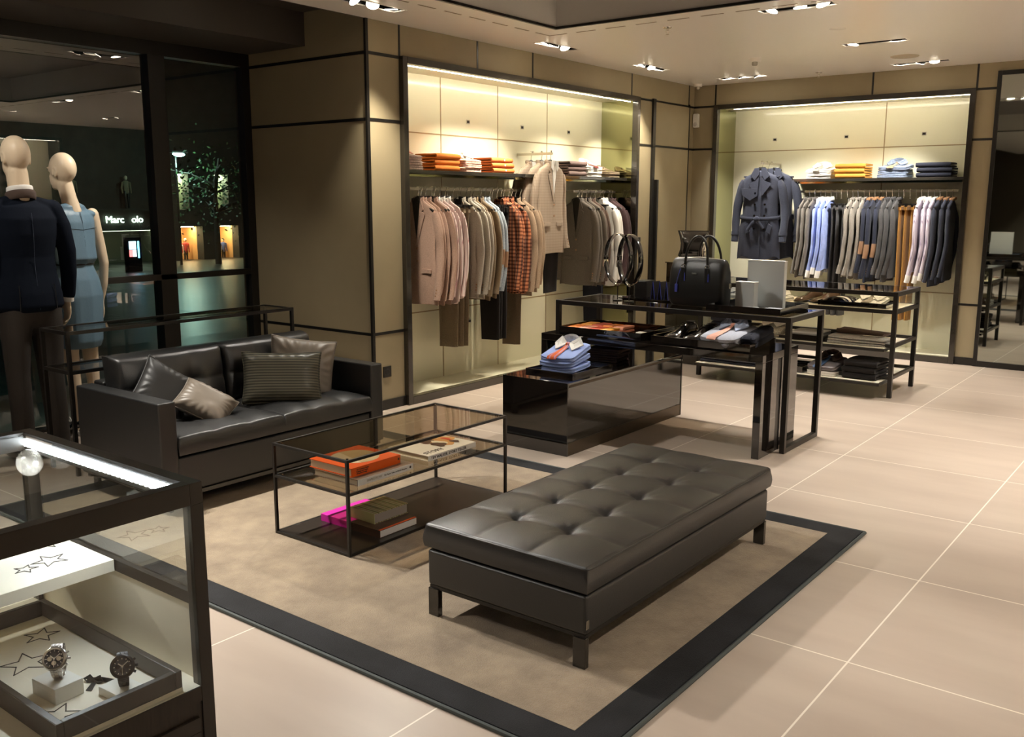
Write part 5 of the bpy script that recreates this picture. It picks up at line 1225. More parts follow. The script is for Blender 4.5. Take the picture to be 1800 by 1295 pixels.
def long_fold(lab, mat, x, y, z, rz, L, w, h, group, sd):
    mb = MB(); rings = []
    for k in range(15):
        s_ = k/14; hh = h*(1.25-.5*s_)
        rings.append([(-L/2+L*s_, w/2*math.copysign(abs(math.cos(a))**.4, math.cos(a))+.008*math.sin(s_*7+sd), max(0, hh/2+hh/2*math.copysign(abs(math.sin(a))**.5, math.sin(a))*(1+.18*math.sin(math.cos(a)*6+sd+s_*5)))) for a in [2*PI*q_/28 for q_ in range(28)]])
    mb.loft(rings); o = mb.build('folded_trousers', mat, None, smooth=True); o.location = (x, y, z); o.rotation_euler = (0, 0, rz); tag(o, lab, 'trousers', group)
for i in range(3): long_fold(['bottom', 'middle', 'top'][i]+' one of the grey flannel trousers laid full length on the middle shelf', m_gtr, -2.44, 7.84+.01*i, ZM+.0195*i, R(3-2*i), .46, .22, .0185, 'grey flannel trousers on the middle shelf', i)
long_fold('dark brown trousers lying over the grey flannel ones on the middle shelf', mf['dbrown'], -2.46, 8.02, ZM+.060, R(-6), .40, .18, .03, None, 5)
for i in range(2): long_fold(['lower', 'upper'][i]+' one of the slate trousers laid full length at the left of the lowest shelf', mf['dnavy'], -3.50, 7.80+.01*i, ZL+.0215*i, R(3-2*i), .60, .22, .020, 'slate trousers on the lowest shelf', i)
tray('black tray with rolled leather goods on the lowest shelf', -3.08, -2.84, 7.66, 8.0, ZL, .05)
o = MB().tube([(0, 0, .03), (.16, .12, .03)], .026, 14).build('leather_roll', m_leatherk, None, smooth=True); o.location = (-3.04, 7.74, ZL+.0065); tag(o, 'black rolled leather pouch in the tray on the lowest shelf', 'pouch')
o = flat_shirt('folded_shirt', m_white, .25, .32, .040, 36); put(o, (-2.69, 7.65, ZL), R(-5)); tag(o, 'white folded shirt lying beneath the blue tie on the lowest shelf', 'shirt')
bpy.data.objects.remove([c_ for c_ in kids(o) if c_.name.startswith('collar')][0])
o = flat_shirt('folded_jacket', M('grey_striped_wool', (.20, .18, .19), .9), .25, .31, .035, 37, tie=M('denim_tie', (.07, .13, .26), .6), collar=mf['dbrown']); put(o, (-2.69, 7.655, ZL+.044), R(-6)); o.rotation_euler = (R(10), 0, R(-6)); tag(o, 'grey jacket with blue tie and dark collar folded on the lowest shelf', 'jacket')
stack('slab', 3, -2.37, 7.66, ZL, R(-3), .27, .30, .050, mf['blackw'], 'folded_trousers', 'folded black trousers', 'trousers', 'at the right of the lowest shelf', 'black trousers on the lowest shelf', seed=47)
# ================================================================== JEWELLERY SHOWCASE
vx0, vx1, vy0, vy1 = -2.395, -1.652, -.25, 1.083; ft_ = .030; fh_ = .954
vt = thing('glass_showcase', 'glass jewellery showcase with dark frame and cabinet base in the left foreground', 'showcase', (-2.02, .42, 0))
m_vfr = M('umber_frame', (.030, .023, .016), .38, spec=.5)
m_vwd = M('umber_wood', (.030, .021, .014), .45, var=.25, vscale=12, stretch=(1, 14, 1))
fr = MB()
fr.box(vx0, vx1, vy1-ft_, vy1, fh_, 1.0).box(vx0, vx1, vy0, vy0+ft_, fh_, 1.0).box(vx0, vx0+ft_, vy0+ft_, vy1-ft_, fh_, 1.0).box(vx1-ft_, vx1, vy0+ft_, vy1-ft_, fh_, 1.0)
fr.build('top_frame', m_vfr, vt, world=True, bevel=.0012)
for a_ in (vx0, vx1-ft_):
    for b_ in (vy0, vy1-ft_): onebox(a_, a_+ft_, b_, b_+ft_, 0, fh_).build('post', m_vfr, vt, world=True, bevel=.0012)
onebox(vx0+ft_, vx1-ft_, vy1-.020, vy1-.002, .725, .752).build('back_rail', m_vfr, vt, world=True)
onebox(vx0+ft_, vx1-ft_, vy1-.018, vy1-.006, .545, .725).build('back_panel', m_ivory, vt, world=True)
onebox(vx0+.002, vx1-.004, vy0+.002, vy1-.004, .10, .540).build('cabinet_base', m_vwd, vt, world=True)
onebox(vx0+.002, vx1-.002, vy0+.002, vy1-.002, .540, .553).build('display_floor', m_ivory, vt, world=True)
onebox(vx0+.03, vx1-.03, vy0+.03, vy1-.03, 0, .10).build('toe_kick', m_black, vt, world=True)
onebox(vx1-.0045, vx1-.001, vy0+ft_, vy1-ft_, .520, .5535).build('front_rail', m_vwd, vt, world=True)
for k in range(2):
    ya = vy1-ft_-.01-.62*(k+1)+.01; yb = vy1-ft_-.01-.62*k; X = vx1
    dr = onebox(X-.004, X-.0005, ya, yb, .13, .488).build('door', m_vwd, vt, world=True)
    dd = MB(); dd.box(X-.0005, X+.004, ya, yb, .455, .488).box(X-.0005, X+.004, ya, yb, .13, .163).box(X-.0005, X+.004, ya, ya+.033, .163, .455).box(X-.0005, X+.004, yb-.033, yb, .163, .455)
    o_ = dd.build('door_moulding', m_vfr, dr, bevel=.001); o_.location = -vt.location
gl_ = .004
for b_, nm in (((vx0+ft_, vx1-ft_, vy0+ft_, vy1-ft_, fh_+.036, fh_+.042), 'glass_top'), ((vx1-.012, vx1-.007, vy0+ft_, vy1-ft_, .554, fh_), 'glass_side'), ((vx0+.007, vx0+.012, vy0+ft_, vy1-ft_, .554, fh_), 'glass_side'), ((vx0+ft_, vx1-ft_, vy1-.013, vy1-.009, .752, fh_), 'glass_back')):
    onebox(*b_).build(nm, m_glass if nm != 'glass_back' else glassm('back_glass', (.95, .96, .95), 2.4), vt, world=True)
ld = MB()
for k in range(36): ld.box(vx0+ft_+.004+.0188*k, vx0+ft_+.004+.0188*k+.0095, vy1-ft_-.004, vy1-ft_, .966, .984)
ld.build('led_strip', m_ledw, vt, world=True)
la = bpy.data.lights.new('led_light', 'AREA'); la.shape = 'RECTANGLE'; la.size = .66; la.size_y = .01; la.energy = .6; la.color = (.86, .93, 1)
lo = bpy.data.objects.new('led_light', la); COL.objects.link(lo); lo.parent = vt; lo.location = Vector((-2.02, vy1-ft_-.02, fh_-.008))-vt.location; lo.rotation_euler = (R(-18), 0, 0)
def frost():
    mt = bpy.data.materials.new('frosted_disc'); mt.use_nodes = True; n = mt.node_tree.nodes; l = mt.node_tree.links; n.clear()
    o = n.new('ShaderNodeOutputMaterial'); a = n.new('ShaderNodeBsdfTransparent'); b = n.new('ShaderNodeBsdfPrincipled'); b.inputs['Base Color'].default_value = (.75, .68, .58, 1); b.inputs['Roughness'].default_value = .15; x = n.new('ShaderNodeMixShader'); x.inputs[0].default_value = .22
    l.new(a.outputs[0], x.inputs[1]); l.new(b.outputs[0], x.inputs[2]); l.new(x.outputs[0], o.inputs[0]); return mt
# glass knob
tag(MB().ell((0, 0, 0), (.033, .030, .033), 32, 20).build('frosted_disc', frost(), None, smooth=True), 'round frosted glass disc at the far left post of the showcase', 'glass disc').location = (-2.30, 1.032, .937)
# upper ivory shelf
ish = thing('showcase_shelf', 'ivory shelf with star outlines inside the showcase', 'shelf', (-2.18, .6, .727)); onebox(vx0+ft_+.002, -1.985, .10, vy1-.024, .727, .755).build('shelf_board', m_ivory, ish, world=True, bevel=.001)
def star(cx, cy, z, r, rot, mat, parent, wdt=.0022):
    P_ = [((r if k % 2 == 0 else r*.42)*math.cos(R(rot+36*k)), (r if k % 2 == 0 else r*.42)*math.sin(R(rot+36*k))) for k in range(10)]
    mb = MB()
    for k in range(10):
        a = Vector(P_[k]); b = Vector(P_[(k+1) % 10]); d = (b-a).normalized()*wdt*.5; n = Vector((-d.y, d.x))
        a = a-d; b = b+d
        mb.prism([(cx+a.x+n.x, cy+a.y+n.y), (cx+a.x-n.x, cy+a.y-n.y), (cx+b.x-n.x, cy+b.y-n.y), (cx+b.x+n.x, cy+b.y+n.y)], z, z+.0008)
    return mb.build('star_outline', mat, parent, world=True)
m_star = M('bronze_print', (.05, .035, .02), .5)
for a_ in ((-2.20, 1.010, .030, 10), (-2.095, .965, .040, 40), (-2.085, .905, .026, 70), (-2.25, .90, .028, 20)): star(a_[0], a_[1], .7552, a_[2], a_[3], m_star, ish)
# lower framed tray
lt = thing('jewellery_tray', 'dark framed ivory tray holding two watches in the showcase', 'tray', (-1.96, .88, .5535))
tx0, tx1, ty0, ty1 = -2.258, -1.667, .752, 1.018; w_ = .014
onebox(tx0, tx1, ty0, ty1, .5535, .562).build('tray_base', m_ivory, lt, world=True)
MB().box(tx0, tx1, ty0, ty0+w_, .562, .600).box(tx0, tx1, ty1-w_, ty1, .562, .600).box(tx0, tx0+w_, ty0+w_, ty1-w_, .562, .600).box(tx1-w_, tx1, ty0+w_, ty1-w_, .562, .600).build('tray_rim', m_vfr, lt, world=True, bevel=.0015)
MB().box(tx0, tx1, ty0-.0008, ty0, .5536, .5990).build('tray_front', m_vwd, lt, world=True)
for a_ in ((-2.03, .865, .055, 20), (-1.765, .800, .045, 60), (-2.14, .95, .04, 0)): star(a_[0], a_[1], .5622, a_[2], a_[3], m_star, lt, .0024)
def block(lab, x, y, z, sx_, sy_, h, rz): o = MB().box(-sx_/2, sx_/2, -sy_/2, sy_/2, 0, h).build('display_block', M('white_acrylic', (.85, .82, .74), .4) if 'white_acrylic' not in bpy.data.materials else bpy.data.materials['white_acrylic'], None, bevel=.001); o.location = (x, y, z); o.rotation_euler = (0, 0, rz); tag(o, lab, 'display block', 'display blocks in the showcase'); return o
block('taller white block under the silver watch in the dark tray', -1.848, .845, .5622, .085, .062, .034, R(4))
block('flat white block under the black watch in the dark tray', -1.742, .925, .5622, .075, .058, .018, R(4))
block('white block carrying a black watch at the back of the ivory shelf', -2.32, .80, .7552, .08, .06, .026, 0)
block('white block at the left edge of the ivory shelf', -2.19, .69, .7552, .09, .07, .030, 0)
block('small white block at the front of the ivory shelf', -2.10, .50, .7552, .08, .06, .02, 0)
def watch(lab, x, y, z, rz, mc, md, mh, scale=1):
    t = thing('wristwatch', lab, 'watch', (x, y, z), rz); t.scale = (scale,)*3
    ry, rzz, cz = .024, .031, .031
    fa = R(148)          # face direction in the (y,z) plane, measured from +y
    fd = Vector((0, math.cos(fa), math.sin(fa))); c = Vector((0, (ry+.002)*math.cos(fa), cz+(rzz-.004)*math.sin(fa)))
    sd = Vector((1, 0, 0)); up = fd.cross(sd)
    if up.z < 0: up = -up
    def disc(mb, r0, r1, h0, h1, n=32): 
        mb.loft([[c+sd*(r0*math.cos(2*PI*k/n))+up*(r0*math.sin(2*PI*k/n))+fd*h0 for k in range(n)], [c+sd*(r1*math.cos(2*PI*k/n))+up*(r1*math.sin(2*PI*k/n))+fd*h1 for k in range(n)]]); return mb
    cs = MB(); disc(cs, .0195, .0215, -.005, -.001); disc(cs, .0215, .0215, -.001, .004); disc(cs, .0215, .0185, .004, .0065)
    cs.build('case', mc, t, smooth=True)
    bz = MB(); n = 32
    rings = [[c+sd*(rr*math.cos(2*PI*k/n))+up*(rr*math.sin(2*PI*k/n))+fd*hh for k in range(n)] for rr, hh in ((.0165, .0062), (.0195, .0080), (.0165, .0088), (.0155, .0064))]
    bz.loft(rings+[rings[0]], True, False); bz.build('bezel', mc, t, smooth=True)
    di = disc(MB(), .0162, .0162, .0064, .0068).build('dial', md, t)
    hd = MB()
    def strip(a, r0, r1, wd, h0):
        d = sd*math.sin(a)+up*math.cos(a); e = sd*math.cos(a)-up*math.sin(a)
        v = [c+d*r0+e*wd+fd*h0, c+d*r0-e*wd+fd*h0, c+d*r1-e*wd+fd*h0, c+d*r1+e*wd+fd*h0]; v2 = [p+fd*.0004 for p in v]
        hd.add([tuple(p) for p in v+v2], [(3, 2, 1, 0), (4, 5, 6, 7), (0, 1, 5, 4), (1, 2, 6, 5), (2, 3, 7, 6), (3, 0, 4, 7)])
    strip(R(310), -.002, .009, .0009, .0074); strip(R(50), -.002, .013, .0007, .0076); strip(R(180), -.003, .013, .0003, .0078)
    for k in range(12): strip(R(30*k), .0125, .0150, .0006, .0069)
    hd.build('hands', mh, t)
    sb = MB()
    for a in (90, 180, 270):
        cc = c+(sd*math.sin(R(a))+up*math.cos(R(a)))*.0078
        rg_ = [[cc+sd*(rr*math.cos(2*PI*k/16))+up*(rr*math.sin(2*PI*k/16))+fd*hh for k in range(16)] for rr, hh in ((.0042, .0068), (.0042, .0071), (.0034, .0071))]
        sb.loft(rg_)
    sb.build('subdial', mc, di)
    cr = MB()
    for a, l_ in ((90, .0062), (62, .0050), (118, .0050)):
        d = sd*math.sin(R(a))+up*math.cos(R(a)); cr.cyl(c+d*.0205+fd*.001, c+d*(.0205+l_)+fd*.001, .0024, 12)
    cr.build('crown', mc, t, smooth=True)
    bd = MB(); N = 30
    for k in range(N):
        a = 2*PI*k/N; dlt = (a-fa+PI) % (2*PI)-PI
        if abs(dlt) < R(26): continue
        p = Vector((0, ry*math.cos(a), cz+rzz*math.sin(a))); tg_ = Vector((0, -ry*math.sin(a), rzz*math.cos(a))).normalized(); nn = Vector((0, math.cos(a), math.sin(a)))
        hw = .0105-.0028*min(1, (abs(dlt)-R(26))/R(90)); th = .0019; hl = .0031
        for xa, xb in ((-hw, -hw*.38), (-hw*.34, hw*.34), (hw*.38, hw)):
            v = [(Vector((xx, 0, 0))+p+tg_*u_*hl+nn*w2*th) for w2 in (-1, 1) for u_ in (-1, 1) for xx in ((xa, xb) if u_ < 0 else (xb, xa))]
            bd.add([tuple(q_) for q_ in v], [(3, 2, 1, 0), (4, 5, 6, 7), (0, 1, 5, 4), (1, 2, 6, 5), (2, 3, 7, 6), (3, 0, 4, 7)])
    bd.v = [(x_, y_, max(.0003, z_)) for x_, y_, z_ in bd.v]
    bd.build('bracelet', mc, t, bevel=.0005)
    return t
m_wst = M('watch_steel', (.75, .73, .70), .18, metal=1); m_wbk = M('watch_black', (.035, .033, .032), .25, metal=.8); m_dial = M('dial_dark', (.03, .035, .045), .25)
watch('silver chronograph watch with dark dial on the taller white block', -1.850, .852, .5965, R(50), m_wst, m_dial, m_white, 1.12)
watch('black metal watch on the flat white block in the dark tray', -1.742, .932, .5805, R(58), m_wbk, m_dial, m_wst, 1.12)
watch('black metal watch on the block at the back of the ivory shelf', -2.32, .80, .7815, R(60), m_wbk, m_dial, m_wst, 1.12)
t = thing('ribbon_bow', 'black ribbon bow lying between the two watches', 'ribbon', (-1.82, .92, .5625))
MB().tube([(-1.845, .905, .566), (-1.82, .925, .568), (-1.79, .94, .566), (-1.765, .945, .565)], [(.006, .001)]*4, 6, ref=(0, 0, 1)).build('ribbon_band', m_black, t, world=True)
bw = MB()
for sg in (-1, 1): bw.tube([(-1.832, .913, .568), (-1.832+sg*.010, .913+sg*.006+.004, .575), (-1.832+sg*.020, .913+sg*.01, .568), (-1.832+sg*.010, .913+sg*.006-.004, .564), (-1.832, .913, .566)], [(.004, .001)]*5, 6, ref=(0, 0, 1))
bw.build('bow_loop', m_black, t, world=True)
MB().prism([(-1.834, .910), (-1.826, .915), (-1.800, .890), (-1.812, .884)], .5626, .5640).build('ribbon_tail', m_black, t, world=True)
# ================================================================== MANNEQUINS
def finger(mb, base, d, curl, L, r, palm_n, n=8):
    p = Vector(base); d = Vector(d).normalized(); pts = [p]; 
    ax = d.cross(Vector(palm_n)).normalized()
    for s_, f in ((.42, .35), (.32, 1.0), (.26, 1.0)):
        d = Matrix.Rotation(curl*f, 3, ax) @ d; p = p+d*L*s_; pts.append(p)
    mb.limb(pts, [r, r*.95, r*.85, r*.72], n, ref=palm_n if abs(Vector(palm_n).dot(d)) < .9 else (0, 0, 1))
def hand(mb, wrist, side, sc=1.0, fwd=(0, -1, 0)):
    # hanging hand: palm faces the thigh; side = +1 when on the +x side of the body
    w_ = Vector(wrist); pn = Vector((-side, 0, 0)); dn = Vector((side*.02, -.10, -1)).normalized()
    mb.limb([w_+Vector((0, 0, .03)), w_+dn*.02*sc, w_+dn*.055*sc, w_+dn*.09*sc], [(.028*sc, .021*sc), (.030*sc, .018*sc), (.039*sc, .0155*sc), (.038*sc, .013*sc)], 14, ref=(0, 1, 0))
    k0 = w_+dn*.092*sc
    for i, (off, L_, cu_) in enumerate(((-.029, .078, .30), (-.010, .088, .38), (.010, .083, .46), (.028, .066, .55))):
        finger(mb, k0+Vector((0, off*sc, .004*abs(i-1.3)*sc)), dn+Vector((0, off*1.2, 0)), cu_*.9, L_*sc, .0082*sc*(1-.08*(i == 3)), pn)
    finger(mb, w_+dn*.030*sc+Vector((0, -.024*sc, 0)), Vector((-side*.25, -.75, -.72)), .22, .068*sc, .0098*sc, pn)
def head(mb, c, s, f=1.0):
    c = Vector(c)
    mb.ell((c.x, c.y+.008*s, c.z+.02*s), (.0755*s*f, .094*s, .098*s), 28, 18)      # skull
    mb.ell((c.x, c.y-.034*s, c.z-.045*s), (.054*s*f, .058*s, .078*s), 24, 14)      # face and jaw
    mb.ell((c.x, c.y-.062*s, c.z-.098*s), (.026*s, .024*s, .022*s), 14, 10)        # chin
    mb.limb([(c.x, c.y-.088*s, c.z+.012*s), (c.x, c.y-.098*s, c.z-.018*s), (c.x, c.y-.104*s, c.z-.034*s)], [.008*s, .010*s, .012*s], 10, ref=(1, 0, 0))   # nose
    mb.ell((c.x, c.y-.086*s, c.z+.022*s), (.045*s, .012*s, .010*s), 16, 8)         # brow
    for sg in (-1, 1):
        mb.ell((c.x+sg*.028*s, c.y-.078*s, c.z+.004*s), (.014*s, .010*s, .009*s), 12, 8)   # eye
        ear = [(c.x+sg*(.074*f)*s, c.y+.010*s+.017*s*math.cos(R(a)), c.z-.008*s+.030*s*math.sin(R(a))) for a in range(-80, 230, 30)]
        mb.tube(ear, .0055*s, 8, ref=(1, 0, 0)); mb.ell((c.x+sg*.072*f*s, c.y+.008*s, c.z-.008*s), (.006*s, .014*s, .024*s), 10, 8)
    mb.ell((c.x, c.y-.088*s, c.z-.055*s), (.021*s, .009*s, .006*s), 12, 8); mb.ell((c.x, c.y-.086*s, c.z-.067*s), (.018*s, .009*s, .006*s), 12, 8)  # lips
m_suit = M('midnight_wool', (.0035, .006, .013), .85, spec=.12, bump=.1, bscale=200)
m_trs = M('black_brown_wool', (.028, .022, .018), .75, bump=.1, bscale=200)
def man():
    t = thing('mannequin', 'bald male mannequin in midnight-blue suit jacket seen from behind', 'mannequin', (-5.76, 2.665, 0), R(-90)); t.scale = (.95, 1, 1)
    b = MB(); head(b, (0, -.01, 1.822), 1.07); 
    b.limb([(0, .012, 1.54), (0, .006, 1.64), (0, -.004, 1.74)], [(.066, .070), (.062, .062), (.064, .062)], 18, ref=(0, 1, 0))
    b.limb([(0, .01, 1.0), (0, .0, 1.2), (0, 0, 1.40), (0, .01, 1.52)], [(.10, .15), (.09, .145), (.105, .175), (.08, .15)], 24)
    for sg in (-1, 1):
        b.limb([(sg*.10, 0, .98), (sg*.105, -.01, .55), (sg*.11, .01, .10), (sg*.11, 0, .05)], [(.085, .085), (.058, .055), (.036, .036), (.04, .036)], 14)
        b.limb([(sg*.11, .03, .035), (sg*.115, -.05, .035), (sg*.12, -.14, .03)], [(.035, .03), (.038, .028), (.035, .018)], 12, ref=(1, 0, 0))
        b.limb([(sg*.205, 0, 1.53), (sg*.255, .02, 1.27), (sg*.262, -.005, 1.11), (sg*.265, -.03, .98)], [(.048, .05), (.040, .040), (.034, .033), (.025, .024)], 14)
        hand(b, (sg*.266, -.035, .97), sg, 1.08)
    b.build('body', m_skin, t, remesh=.0055)
    j = MB()
    j.limb([(0, .006, .945), (0, .004, 1.02), (0, .0, 1.14), (0, -.002, 1.24), (0, .0, 1.38), (0, .004, 1.47), (0, .008, 1.54), (0, .01, 1.575)], [(.140, .215), (.138, .208), (.122, .185), (.118, .182), (.135, .208), (.130, .212), (.098, .170), (.062, .09)], 36)
    for sg in (-1, 1):
        j.limb([(sg*.08, .006, 1.565), (sg*.185, .004, 1.535)], [(.045, .035), (.060, .040)], 16, ref=(0, 1, 0))
        j.limb([(sg*.195, .004, 1.52), (sg*.235, .012, 1.42), (sg*.262, .020, 1.27), (sg*.270, .005, 1.13), (sg*.272, -.02, 1.0)], [(.070, .060), (.070, .060), (.058, .054), (.052, .048), (.043, .042)], 20)
    # cut the skirt flat: clamp under the hem
    j.v = [(x, y, max(z, .915)) for x, y, z in j.v]
    jo = j.build('jacket', m_suit, t, remesh=.007)
    MB().tube([(.082*math.cos(R(a)), .016+.078*math.sin(R(a)), 1.595+.018*math.sin(R(a))) for a in range(-30, 211, 15)], [(.026, .007)]*17, 10, ref=(0, 0, 1)).build('jacket_collar', M('brown_velvet', (.07, .045, .035), .9), t, smooth=True)
    MB().tube([(.072*math.cos(R(a)), .012+.070*math.sin(R(a)), 1.628+.014*math.sin(R(a))) for a in range(-60, 241, 15)], [(.022, .004)]*21, 10, ref=(0, 0, 1)).build('shirt_collar', m_white, t, smooth=True)
    sm = M('seam_blue', (.05, .065, .10), .7)
    MB().tube([(0, .133, 1.50), (0, .1365, 1.42), (0, .134, 1.33), (0, .1215, 1.22), (0, .124, 1.14), (0, .139, 1.02), (0, .142, .93)], .0012, 6).build('back_seam', sm, t)
    for sg in (-1, 1): MB().tube([(sg*.11, .122, 1.08), (sg*.112, .128, 1.02), (sg*.115, .128, .93)], .002, 6).build('side_vent', m_black, t)
    for sg in (-1, 1):
        MB().tube([(sg*.270, -.022, .985), (sg*.271, -.028, .955)], [(.036, .034), (.036, .034)], 16, ref=(0, 1, 0)).build('shirt_cuff', m_white, t, smooth=True)
        for k in range(3): MB().ell((sg*.300, .012-.003*k, 1.065-.022*k), (.006, .006, .006), 10, 6).build('cuff_button', m_steel, t, smooth=True)
    tr = MB(); tr.limb([(0, .005, .93), (0, .008, 1.02)], [(.125, .175), (.118, .170)], 24)
    for sg in (-1, 1): tr.limb([(sg*.092, .008, .94), (sg*.098, .006, .80), (sg*.104, .0, .55), (sg*.108, .012, .30), (sg*.112, .016, .10)], [(.108, .100), (.100, .092), (.078, .074), (.070, .066), (.070, .064)], 24)
    tr.v = [(x+.004*math.sin(z*26+x*20), y+.005*math.sin(z*19+x*30)*sstep(.9, .5, z), max(z, .035)) for x, y, z in tr.v]
    tr.build('trousers', m_trs, t, remesh=.008)
    for sg in (-1, 1):
        s_ = MB(); s_.limb([(sg*.112, .055, .045), (sg*.115, -.04, .05), (sg*.118, -.12, .035), (sg*.12, -.165, .028)], [(.038, .040), (.042, .042), (.044, .028), (.032, .020)], 16, ref=(1, 0, 0)); s_.v = [(x, y, max(z, .001)) for x, y, z in s_.v]
        s_.build('shoe', m_shoek, t, smooth=True)
man()
def woman():
    t = thing('mannequin', 'bald female mannequin in a steel-blue sleeveless dress seen from behind', 'mannequin', (-6.03, 3.105, 0), R(-76))
    b = MB(); head(b, (.03, -.01, 1.757), 1.0, .95)
    b.limb([(0, .02, 1.50), (.012, .012, 1.58), (.026, -.002, 1.68)], [(.056, .062), (.048, .048), (.050, .048)], 16, ref=(0, 1, 0))
    b.limb([(0, .01, 1.0), (0, .0, 1.16), (0, .0, 1.34), (0, .012, 1.47), (0, .015, 1.51)], [(.085, .13), (.075, .115), (.088, .140), (.07, .145), (.05, .09)], 24)
    hl = .07
    for sg in (-1, 1):
        b.limb([(sg*.08, 0, 1.0), (sg*.078, -.01, .58), (sg*.075, .015, .18), (sg*.075, .01, .12)], [(.082, .08), (.052, .050), (.032, .031), (.030, .028)], 14)
        b.limb([(sg*.075, .02, .105), (sg*.078, -.03, .075), (sg*.08, -.10, .03), (sg*.08, -.14, .025)], [(.026, .024), (.028, .024), (.034, .018), (.028, .012)], 12, ref=(1, 0, 0))
        b.limb([(sg*.165, .01, 1.485), (sg*.205, .015, 1.28), (sg*.222, .022, 1.16), (sg*.226, .0, 1.02), (sg*.222, -.03, .90)], [(.040, .040), (.034, .034), (.031, .030), (.028, .026), (.020, .017)], 14)
        hand(b, (sg*.221, -.034, .895), sg, .92)
    b.build('body', m_skin, t, remesh=.005)
    m_dr = M('steel_blue_crepe', (.13, .215, .29), .45, spec=.4, bump=.08, bscale=90)
    d = MB()
    d.limb([(0, .004, 1.17), (0, .006, 1.20), (0, .004, 1.27), (0, .002, 1.36), (0, .008, 1.44), (0, .013, 1.49), (0, .016, 1.515)], [(.095, .130), (.115, .152), (.108, .152), (.102, .158), (.092, .162), (.070, .150), (.052, .108)], 36)
    d.limb([(0, .006, .66), (0, .006, .80), (0, .008, .96), (0, .006, 1.06), (0, .003, 1.155)], [(.118, .150), (.122, .165), (.128, .178), (.115, .160), (.088, .122)], 36)
    for sg in (-1, 1): d.limb([(sg*.06, .014, 1.50), (sg*.140, .010, 1.485)], [(.045, .028), (.050, .026)], 14, ref=(0, 1, 0))
    d.v = [(x*(1+.02*math.sin(math.atan2(y, x)*11)*(1 if z < 1.22 else .6)), y*(1+.02*math.sin(math.atan2(y, x)*9)), max(z, .615)) for x, y, z in d.v]
    d.build('dress', m_dr, t, remesh=.006)
    MB().tube([(.128*math.cos(R(a)), .004+.094*math.sin(R(a)), 1.168) for a in range(0, 360, 12)], [(.009, .004)]*30, 8, ref=(0, 0, 1), closed=True).build('belt', m_black, t, smooth=True)
    sm = M('seam_dark_blue', (.03, .06, .085), .6)
    MB().tube([(0, .086, 1.495), (0, .100, 1.44), (0, .1035, 1.36), (0, .1115, 1.28), (0, .116, 1.20)], .0016, 6).build('zipper', sm, t)
    MB().tube([(-.145, .062, 1.40), (-.08, .094, 1.395), (0, .104, 1.385), (.08, .094, 1.395), (.145, .062, 1.40)], .0014, 6).build('yoke_seam', sm, t)
    for sg in (-1, 1):
        s_ = MB(); s_.limb([(sg*.076, .035, .115), (sg*.078, -.01, .10), (sg*.08, -.08, .04), (sg*.08, -.15, .022)], [(.030, .028), (.034, .030), (.040, .024), (.026, .016)], 16, ref=(1, 0, 0)); s_.cyl((sg*.076, .045, .10), (sg*.076, .050, .0), .010, 10, .006)
        s_.v = [(x, y, max(z, .001)) for x, y, z in s_.v]; s_.build('shoe', m_shoek, t, smooth=True)
woman()
# ================================================================== OUTSIDE THE WINDOW
m_street = M('wet_asphalt', (.020, .023, .020), .34, spec=.5, var=.5, vscale=1.5, bump=.35, bscale=3)
m_pave = M('wet_paving', (.10, .125, .11), .35, spec=.5, var=.2, vscale=3)
struct('exterior_pavement', MB().box(-10.5, -6.62, -10, 30, -.30, -.13), m_pave)
struct('exterior_street', MB().add([(-10.5, -20, -.24), (-10.5, 60, -.24), (-60, 60, -1.7), (-60, -20, -1.7)], [(0, 3, 2, 1)]), m_street)
m_fac = M('dark_stone', (.030, .028, .022), .8, var=.3, vscale=2)
bd = thing('shop_building', 'dark building across the street with lit shop windows', 'building', (-37, 22, -1.4))
FX = -37.0
fc = MB(); HO = [(23.85, 25.05, -1.30, .46), (25.75, 26.95, -1.30, .46), (23.85, 24.45, 1.20, 2.75), (25.8, 26.5, 1.20, 2.75), (17.3, 22.9, -1.30, .35)]
ys = sorted({2, 45, *[h[i] for h in HO for i in (0, 1)]}); zs = sorted({-1.6, 13, *[h[i] for h in HO for i in (2, 3)]})
for a_, b_ in zip(ys, ys[1:]):
    for c_, d_ in zip(zs, zs[1:]):
        if any(h[0] < (a_+b_)/2 < h[1] and h[2] < (c_+d_)/2 < h[3] for h in HO): continue
        fc.box(FX-.5, FX, a_, b_, c_, d_)
fc.build('facade', m_fac, bd, world=True)
m_warmroom = M('warm_shop_lining', (.55, .33, .14), .7); m_dimroom = M('dim_shop_lining', (.10, .10, .07), .7)
for i, (a_, b_, c_, d_) in enumerate(HO):
    rm = MB(); D_ = 1.6
    rm.box(FX-D_, FX-D_+.02, a_, b_, c_, d_).box(FX-D_, FX-.5, a_-.02, a_, c_, d_).box(FX-D_, FX-.5, b_, b_+.02, c_, d_).box(FX-D_, FX-.5, a_, b_, c_-.02, c_).box(FX-D_, FX-.5, a_, b_, d_, d_+.02)
    rm.build('shop_window_lining', m_warmroom if i < 2 else m_dimroom, bd, world=True)
    onebox(FX-.45, FX-.43, a_, b_, c_, d_).build('shop_window_pane', m_glass, bd, world=True)
    MB().box(FX-(.8 if i in (0, 1, 4) else .75), FX-.6, a_+.05, b_-.05, d_-.04, d_-.01).build('shop_lamp', emit('shop_lamp_%d' % i, (1, .72, .38) if i < 2 else ((.9, 1, .62) if i < 4 else (.8, .9, .6)), (44, 44, 190, 190, 2.5)[i]), bd, world=True)
